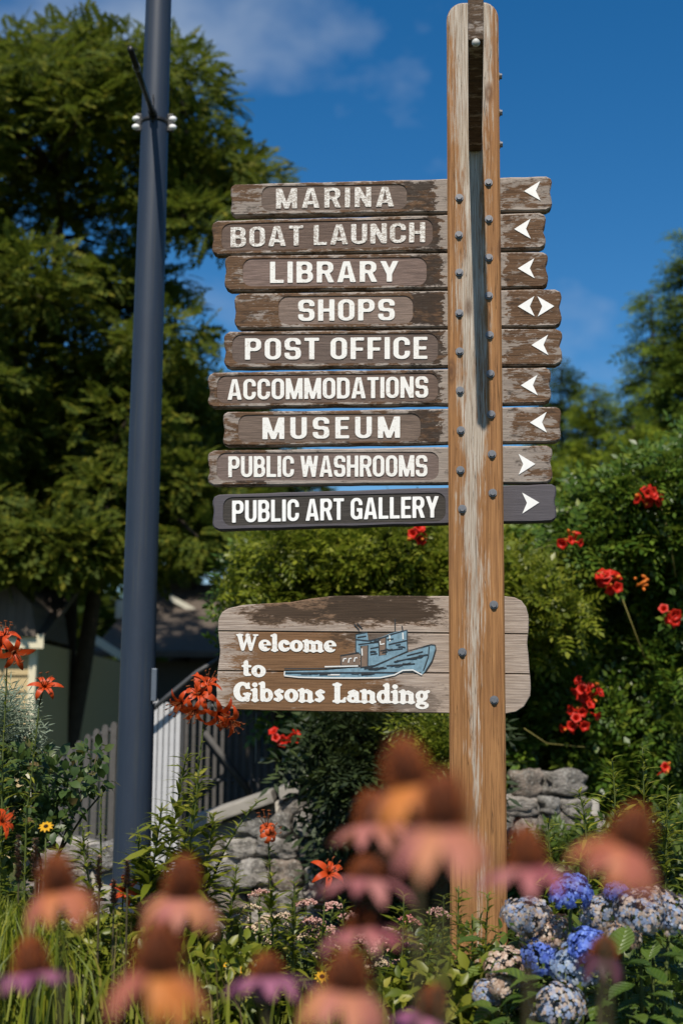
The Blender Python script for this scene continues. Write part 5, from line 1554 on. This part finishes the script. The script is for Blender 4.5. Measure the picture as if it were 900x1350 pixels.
SED = [('pale yellow-pink sedum clump in front of the stone wall', [(330, 1201, 'cream'), (327, 1229, 'cream'), (342, 1180, 'pink'), (378, 1211, 'cream'), (378, 1225, 'cream'), (352, 1216, 'cream'), (312, 1215, 'cream'), (360, 1240, 'cream')]),
       ('pink sedum clump below the single open lily flower', [(403, 1193, 'pink'), (438, 1196, 'pink'), (409, 1219, 'pink'), (412, 1231, 'pink'), (396, 1240, 'cream'), (437, 1229, 'pink'), (400, 1257, 'cream'), (439, 1256, 'cream'), (462, 1212, 'pink'), (425, 1243, 'pink')]),
       ('rose-pink sedum clump left of the post foot', [(514, 1231, 'pink'), (538, 1216, 'rose'), (578, 1205, 'pink'), (524, 1246, 'rose'), (499, 1256, 'pink'), (499, 1271, 'cream'), (524, 1274, 'pink'), (545, 1275, 'pink'), (486, 1240, 'pink'), (552, 1252, 'pink')])]
for si, (lab, heads) in enumerate(SED):
    Y = 4.55
    cx = sum(h[0] for h in heads) / len(heads)
    O = Vector((at(cx, 1230, Y).x, Y, 0))
    root = empty('sedum', O); tag(root, lab, 'sedum', 'sedum clumps in the bed')
    P, A = [], []
    for hi_, (px, py, c_) in enumerate(heads):
        p = at(px, py, Y + rs.uniform(-.12, .12)) - O
        h = link('flower_head', SH[c_][hi_ % 3], root, loc=p, rot=(rs.uniform(.05, .35), rs.uniform(-.2, .2), rs.uniform(0, 6)), scale=[rs.uniform(.85, 1.15)] * 3)
        foot = Vector((p.x * .35, p.y * .4, 0))
        link('stem', tube_mesh('stem', [foot, foot.lerp(p, .6) + Vector((p.x * .1, 0, 0)), p], [.005, .004, .003], 5), root, M_stem)
        for k in range(22):
            t_ = rs.uniform(.35, .97); P.append(tuple(foot.lerp(p, t_))); an = rs.uniform(0, 6.28); A.append((math.cos(an), math.sin(an), .5))
    foliage('foliage', LEAF, P, A, np.tile((0, 0, 1.0), (len(P), 1)), np.random.default_rng(si).uniform(.035, .065, len(P)), M_sedum_leaf, root)

# small yellow daisies
M_yel = island('daisy_yellow', [(0, (.62, .30, .01)), (1, (.75, .42, .02))], .5, .3)
M_eye = plain('daisy_eye', (.03, .016, .008), .8, .1)
dp = petal_strip('petal', .024, .0050, lambda t_: R(12 - 40 * t_), 3, .1, M_yel)
bm = bmesh.new(); bmesh.ops.create_uvsphere(bm, u_segments=10, v_segments=6, radius=.008); eye_me = mesh_bm('eye', bm, True); eye_me.materials.append(M_eye)
for lab, px, py in (('small yellow daisy left of its neighbour, below the stone wall', 289, 1272), ('small yellow daisy right of its neighbour, below the stone wall', 312, 1281), ('small orange daisy at the bottom among the sedum', 424, 1288), ('tiny yellow daisy among the rose leaves', 61, 1090)):
    p = at(px, py, 4.1); root = empty('yellow_daisy', (p.x, p.y, 0)); tag(root, lab, 'daisy', 'small yellow daisies')
    link('stem', tube_mesh('stem', [(0, 0, 0), (.01, 0, p.z * .5), (0, 0, p.z)], [.003, .0025, .002], 5), root, M_stem)
    e = link('eye', eye_me, root, loc=(0, 0, p.z), rot=(R(40), 0, 0))
    for k in range(10): link('petal', dp, e, rot=(0, 0, R(36 * k)))
    for k in range(3): link('leaf', bpy.data.meshes.get('daisy_leaf') or (lambda m_: (m_.materials.append(M_shrub), m_)[1])(mesh_np('daisy_leaf', LEAF[0] * .07, LEAF[1])), root, loc=(0, 0, p.z * (.4 + .15 * k)), rot=(0.3, 0, 2.1 * k))

# ------------------------------------------------------------------ hydrangea
def floret_head(k, rad, flat, mat, m=95):
    rg = np.random.default_rng(900 + k)
    d = rand_dirs(rg, m * 2); d = d[d[:, 2] > -.45][:m]; m = len(d)
    pos = d * np.array((rad, rad, rad * flat)) * rg.uniform(.78, 1.14, m)[:, None]
    # floret template: four rounded petals in the XY plane, facing +Z
    V, F = [], []
    for i in range(4):
        a = i * math.pi / 2; c_, s_ = math.cos(a), math.sin(a)
        pts = [(0, 0, .0), (-.42, .32, .05), (-.40, .8, -.06), (0, 1.0, -.12), (.40, .8, -.06), (.42, .32, .05)]
        b = len(V); V += [(x * c_ - y * s_, x * s_ + y * c_, z) for x, y, z in pts]
        F += [(b, b + 5, b + 4, b + 1), (b + 1, b + 4, b + 3, b + 2)]
    TV = np.array(V)
    tang = np.cross(d, rand_dirs(rg, m))
    dj = d + rg.normal(size=d.shape) * .3
    V2, F2 = instance_vf(TV, [np.array(F)], pos, tang, dj, rg.uniform(.0085, .0135, m))
    me = mesh_np('flower_head', V2, F2); me.materials.append(mat)
    return me
M_hy = {'blue': island('hydrangea_blue', [(0, (.050, .090, .38)), (.6, (.10, .17, .55)), (1, (.20, .30, .66))], .55, .2),
        'pale': island('hydrangea_pale_blue', [(0, (.13, .19, .34)), (.5, (.26, .34, .48)), (.8, (.42, .45, .46)), (1, (.10, .16, .40))], .55, .2),
        'mixed': island('hydrangea_fading', [(0, (.30, .22, .17)), (.3, (.42, .34, .28)), (.55, (.16, .20, .32)), (.8, (.25, .31, .42)), (1, (.48, .42, .36))], .6, .15),
        'tan': island('hydrangea_dried', [(0, (.24, .15, .10)), (.5, (.40, .28, .21)), (.9, (.50, .41, .33)), (1, (.20, .22, .32))], .65, .12)}
M_hleaf = None
t = NT('hydrangea_leaf')
tc = t.node('TexCoord'); sep = t.node('SeparateXYZ'); t.link(tc.outputs['Object'], sep.inputs[0])
axx = t.math('ABSOLUTE', sep.outputs['X'])
vn = t.math('SINE', t.math('MULTIPLY', t.math('SUBTRACT', sep.outputs['Y'], t.math('MULTIPLY', axx, .7)), 42.0))
rib = t.ramp(t.math('MULTIPLY', axx, 30.0), [(.1, 1.0), (.4, 0.0)])
oi = t.node('ObjectInfo')
c = t.ramp(oi.outputs['Random'], [(0, (.035, .075, .012)), (.6, (.070, .125, .018)), (1, (.12, .17, .026))])
c = t.mix(t.ramp(vn, [(.80, 0.0), (1.0, .35)]), c, (.16, .21, .05)); c = t.mix(t.math('MULTIPLY', rib, .5), c, (.18, .23, .06))
t.bump(vn, .35, .05)
t.done(c, .38, .45)
tr = t.node('BsdfTranslucent'); t.link(c, tr.inputs['Color']); mx = t.node('MixShader'); mx.inputs[0].default_value = .28
t.link(t.b.outputs[0], mx.inputs[1]); t.link(tr.outputs[0], mx.inputs[2]); t.link(mx.outputs[0], t.out.inputs['Surface'])
M_hleaf = t.m
def broad_leaf(name, droop, seed):
    rg = random.Random(seed); V, Q = [], []
    n = 9
    for i in range(n + 1):
        t_ = i / n
        w = .34 * (math.sin(math.pi * t_ ** .8) ** .8 if 0 < t_ < 1 else .0) + .004
        z = -droop * t_ ** 2 + .02 * math.sin(9 * t_ + seed)
        for k in (-1, -.5, 0, .5, 1):
            V.append((w * k, t_, z + abs(k) * w * .28 + rg.uniform(-.006, .006)))
    for i in range(n):
        for k in range(4): a = 5 * i + k; Q.append((a, a + 1, a + 6, a + 5))
    me = mesh_np(name, V, [Q], True); me.materials.append(M_hleaf); return me
hleaf = [broad_leaf('leaf', .15 + .1 * k, k) for k in range(4)]
HG = [('hydrangea bush with blue and faded flower heads right of the post', 735, [(752, 1180, 26, 'blue', 1), (692, 1207, 31, 'mixed', .7), (720, 1232, 36, 'tan', .7), (711, 1262, 23, 'blue', 1), (758, 1274, 31, 'pale', .9), (776, 1247, 26, 'blue', .8), (668, 1280, 27, 'tan', 1), (737, 1327, 34, 'mixed', .85), (641, 1310, 17, 'mixed', .9), (660, 1300, 15, 'tan', .9)]),
      ('hydrangea bush with a broad row of fading heads at the right edge', 850, [(800, 1208, 33, 'mixed', .72), (843, 1204, 35, 'mixed', .75), (882, 1207, 31, 'mixed', .8), (818, 1234, 24, 'tan', .7), (811, 1177, 14, 'blue', .9), (862, 1188, 24, 'tan', .6)])]
hk = 0
for lab, cx, heads in HG:
    Y = 4.15
    O = Vector((at(cx, 1250, Y).x, Y + .1, 0)); root = empty('hydrangea', O); tag(root, lab, 'hydrangea', 'hydrangea bushes')
    for px, py, r_, m_, fl in heads:
        hk += 1; Yh = Y - .12 + rs.uniform(-.08, .1)
        p = at(px, py, Yh) - O; rad = r_ / FPX * Yh
        link('flower_head', floret_head(hk, rad, fl, M_hy[m_], int(110 + rad * 1500)), root, loc=p, rot=(rs.uniform(.1, .5), rs.uniform(-.2, .2), 0))
        foot = Vector((p.x * .3, p.y * .3, 0))
        link('stem', tube_mesh('stem', [foot, foot.lerp(p, .5) + Vector((0, 0, .05)), p], [.008, .006, .005], 6), root, M_stem)
    poly = [(690, 1285), (770, 1290), (800, 1270), (700, 1360), (640, 1330)] if cx < 800 else [(775, 1245), (830, 1235), (930, 1225), (930, 1380), (770, 1380), (700, 1350)]
    rl = random.Random(cx)
    for px, py in poly_points(rl, poly, 46 if cx < 800 else 130, 9):
        Yl = Y + rl.uniform(-.35, .15); p = at(px, py, Yl) - O
        if any((px - h[0]) ** 2 + (py - h[1]) ** 2 < (h[2] * .95) ** 2 for h_ in HG for h in h_[2]): continue
        an = rl.uniform(0, 6.28); d = Vector((math.cos(an), math.sin(an) * .8 - .35, rl.uniform(-.25, .55)))
        L = rl.uniform(.075, .115)
        q = d.normalized().to_track_quat('Y', 'Z')
        link('leaf', hleaf[rl.randrange(4)], root, loc=p, rot=q.to_euler(), scale=(L, L, L))
    if cx < 800:
        for px, py in [(668, 1250), (680, 1240), (655, 1260), (640, 1240), (650, 1275), (700, 1245), (740, 1225), (770, 1222), (690, 1300), (715, 1300), (665, 1320), (690, 1340), (760, 1310), (630, 1330)]:
            p = at(px, py, Y + .02) - O; L = rl.uniform(.08, .12); an = rl.uniform(0, 6.28)
            link('leaf', hleaf[rl.randrange(4)], root, loc=p, rot=Vector((math.cos(an), -.6, rl.uniform(-.3, .3))).to_track_quat('Y', 'Z').to_euler(), scale=(L, L, L))

# ------------------------------------------------------------------ coneflowers close to the lens
def petal_mat(name, a, b):
    t = NT(name)
    oi = t.node('ObjectInfo')
    tc = t.node('TexCoord'); sep = t.node('SeparateXYZ'); t.link(tc.outputs['Object'], sep.inputs[0])
    st_ = t.noise(t.coord((260, 12, 12)), 2.0, 3)
    c = t.mix(oi.outputs['Random'], a, b); c = t.mix(t.math('MULTIPLY', st_, .4), c, tuple(x * .6 for x in a))
    t.done(c, .5, .25)
    tr = t.node('BsdfTranslucent'); t.link(c, tr.inputs['Color']); mx = t.node('MixShader'); mx.inputs[0].default_value = .3
    t.link(t.b.outputs[0], mx.inputs[1]); t.link(tr.outputs[0], mx.inputs[2]); t.link(mx.outputs[0], t.out.inputs['Surface'])
    return t.m
PM = {'orange': petal_mat('petal_orange', (.60, .21, .05), (.40, .12, .11)), 'pink': petal_mat('petal_pink', (.36, .09, .12), (.52, .22, .19)),
      'purple': petal_mat('petal_purple', (.30, .09, .19), (.42, .16, .24)), 'dark': petal_mat('petal_shaded', (.07, .025, .04), (.10, .035, .05)), 'salmon': petal_mat('petal_salmon', (.60, .25, .11), (.44, .15, .15))}  # the dark set paints shade into one flower's petals
PME = {}
for k_, m_ in PM.items():
    PME[k_] = [petal_strip('petal', .051, .0098, lambda t_, d=d: R(-8 - d * t_), 5, -.12, m_, .8) for d in (42, 60, 80)]
M_cone = island('cone_spine', [(0, (.055, .011, .004)), (.5, (.14, .030, .006)), (1, (.34, .085, .010))], .55, .1)
M_cone_core = plain('cone_core', (.018, .007, .004), .8, .1)
def cone_mesh():
    a_ = Acc(); m = 260
    g = math.pi * (3 - math.sqrt(5))
    V, Q = [], []
    rings = 7; sg = 12
    for i in range(rings + 1):
        t_ = i / rings; z = .030 * t_; r = .0165 * math.sqrt(max(0, 1 - t_ ** 2.2)) + .0005
        for k in range(sg): V.append((r * math.cos(6.283 * k / sg), r * math.sin(6.283 * k / sg), z))
    for i in range(rings):
        for k in range(sg): Q.append((i * sg + k, i * sg + (k + 1) % sg, (i + 1) * sg + (k + 1) % sg, (i + 1) * sg + k))
    a_.add(V, Q)
    P, D_ = [], []
    for i in range(m):
        t_ = (i + .5) / m; z = .030 * (1 - t_); tt = z / .030; r = .0165 * math.sqrt(max(0, 1 - tt ** 2.2))
        an = i * g; P.append((r * math.cos(an), r * math.sin(an), z)); D_.append((math.cos(an) * (1 - tt * .7), math.sin(an) * (1 - tt * .7), .35 + tt * .8))
    SPK = (np.array([(-.12, 0, 0), (.12, 0, 0), (0, 0, .16), (0, 1, 0)], float), [np.array([(0, 1, 3), (1, 2, 3), (2, 0, 3)])])
    V2, F2 = instance_vf(SPK[0], SPK[1], P, D_, np.tile((.1, .2, 1.0), (m, 1)), np.full(m, .0085))
    a_.add(V2, None, F2[0])
    me = a_.mesh('cone'); me.materials.append(M_cone); me.materials.append(M_cone_core)
    for p in me.polygons[:len(Q)]: p.material_index = 1
    return me
cone_me = cone_mesh()
cleaf = broad_leaf('leaf', .3, 9); cleaf.materials.clear(); cleaf.materials.append(M_shrub)
CF = [  # label, cone x y, flower span px, petals, tilt (right, toward camera)
 ('blurred orange coneflower at the far left above its flat purple neighbour', 77, 1172, 118, 'orange', (0, .05)),
 ('blurred pink-tan coneflower in front of the lamp post foot', 240, 1180, 112, 'salmon', (0, .05)),
 ('large blurred orange coneflower lowest at the left', 208, 1280, 150, 'orange', (-.03, .08)),
 ('blurred flat purple coneflower in the bottom left corner', 42, 1285, 108, 'purple', (0, -.18)),
 ('blurred purple coneflower bottom centre left of the large pale one', 352, 1290, 108, 'purple', (0, -.15)),
 ('topmost blurred orange coneflower in front of the post', 538, 1034, 142, 'orange', (-.12, .0)),
 ('blurred coneflower with wide pink skirt just below the topmost one', 583, 1088, 164, 'salmon', (-.1, .05)),
 ('blurred pink coneflower covering the right side of the post foot', 694, 1145, 128, 'pink', (.1, -.12)),
 ('blurred orange coneflower tilted down to the right above the hydrangeas', 826, 1115, 142, 'orange', (.42, .0)),
 ('blurred pink coneflower upper of the stacked pair left of the post', 482, 1160, 116, 'pink', (.0, -.12)),
 ('blurred pink coneflower lower of the stacked pair left of the post', 478, 1226, 116, 'pink', (.0, -.12)),
 ('large blurred pale coneflower at the bottom centre', 455, 1302, 140, 'salmon', (.1, .05)),
 ('blurred orange coneflower half hidden left of the topmost one', 492, 1088, 112, 'salmon', (-.1, -.05)),
 ('dark shaded coneflower in front of the hydrangeas', 795, 1258, 80, 'dark', (.2, .1)),
 ('blurred pale pink coneflower low at the bottom edge', 566, 1338, 96, 'purple', (.2, .0)),
]
rc = random.Random(31)
for lab, px, py, span, kind_, tilt in CF:
    Y = FPX * .098 / span
    p = at(px, py, Y)
    O = Vector((p.x - tilt[0] * .1, p.y + .05, 0)); root = empty('coneflower', O); tag(root, lab, 'coneflower', 'blurred coneflowers close to the camera')
    q = p - O
    hd = Vector((tilt[0] + rc.uniform(-.14, .14), -tilt[1] + rc.uniform(-.08, .08), 1)).normalized()
    link('stem', tube_mesh('stem', [(0, 0, 0), (q.x * .3, q.y * .3, q.z * .5), q - hd * .05 + Vector((0, 0, -.02)), q - hd * .004], [.0045, .004, .0032, .003], 7), root, M_dark_stem)
    rot = hd.to_track_quat('Z', 'Y')
    s_ = rc.uniform(.95, 1.1)
    link('cone', cone_me, root, loc=q - hd * .002, rot=rot.to_euler(), scale=(s_, s_, s_ * rc.uniform(.8, 1.3)))
    npet = rc.choice((10, 11, 12, 13)); gone = rc.sample(range(npet), rc.choice((0, 0, 0, 1)))
    for k in range(npet):
        if k in gone: continue
        an = 2 * math.pi * k / npet + rc.uniform(-.12, .12)
        r_ = rot @ Matrix.Rotation(an, 3, 'Z').to_quaternion() @ Matrix.Rotation(R(rc.uniform(-10, 4)) + (-tilt[1] if tilt[1] < 0 else -.25), 3, 'X').to_quaternion()
        link('petal', rc.choice(PME[kind_]), root, loc=q + rot @ Vector((-math.sin(an) * .012, math.cos(an) * .012, .002)), rot=r_.to_euler(), scale=[rc.uniform(.92, 1.12)] * 3)
    for k in range(3):
        an = rc.uniform(0, 6.28); L = rc.uniform(.09, .13)
        link('leaf', cleaf, root, loc=(q.x * .3, q.y * .3, q.z * (.35 + .14 * k)), rot=Vector((math.cos(an), math.sin(an), .5)).to_track_quat('Y', 'Z').to_euler(), scale=(L * .8, L, L))
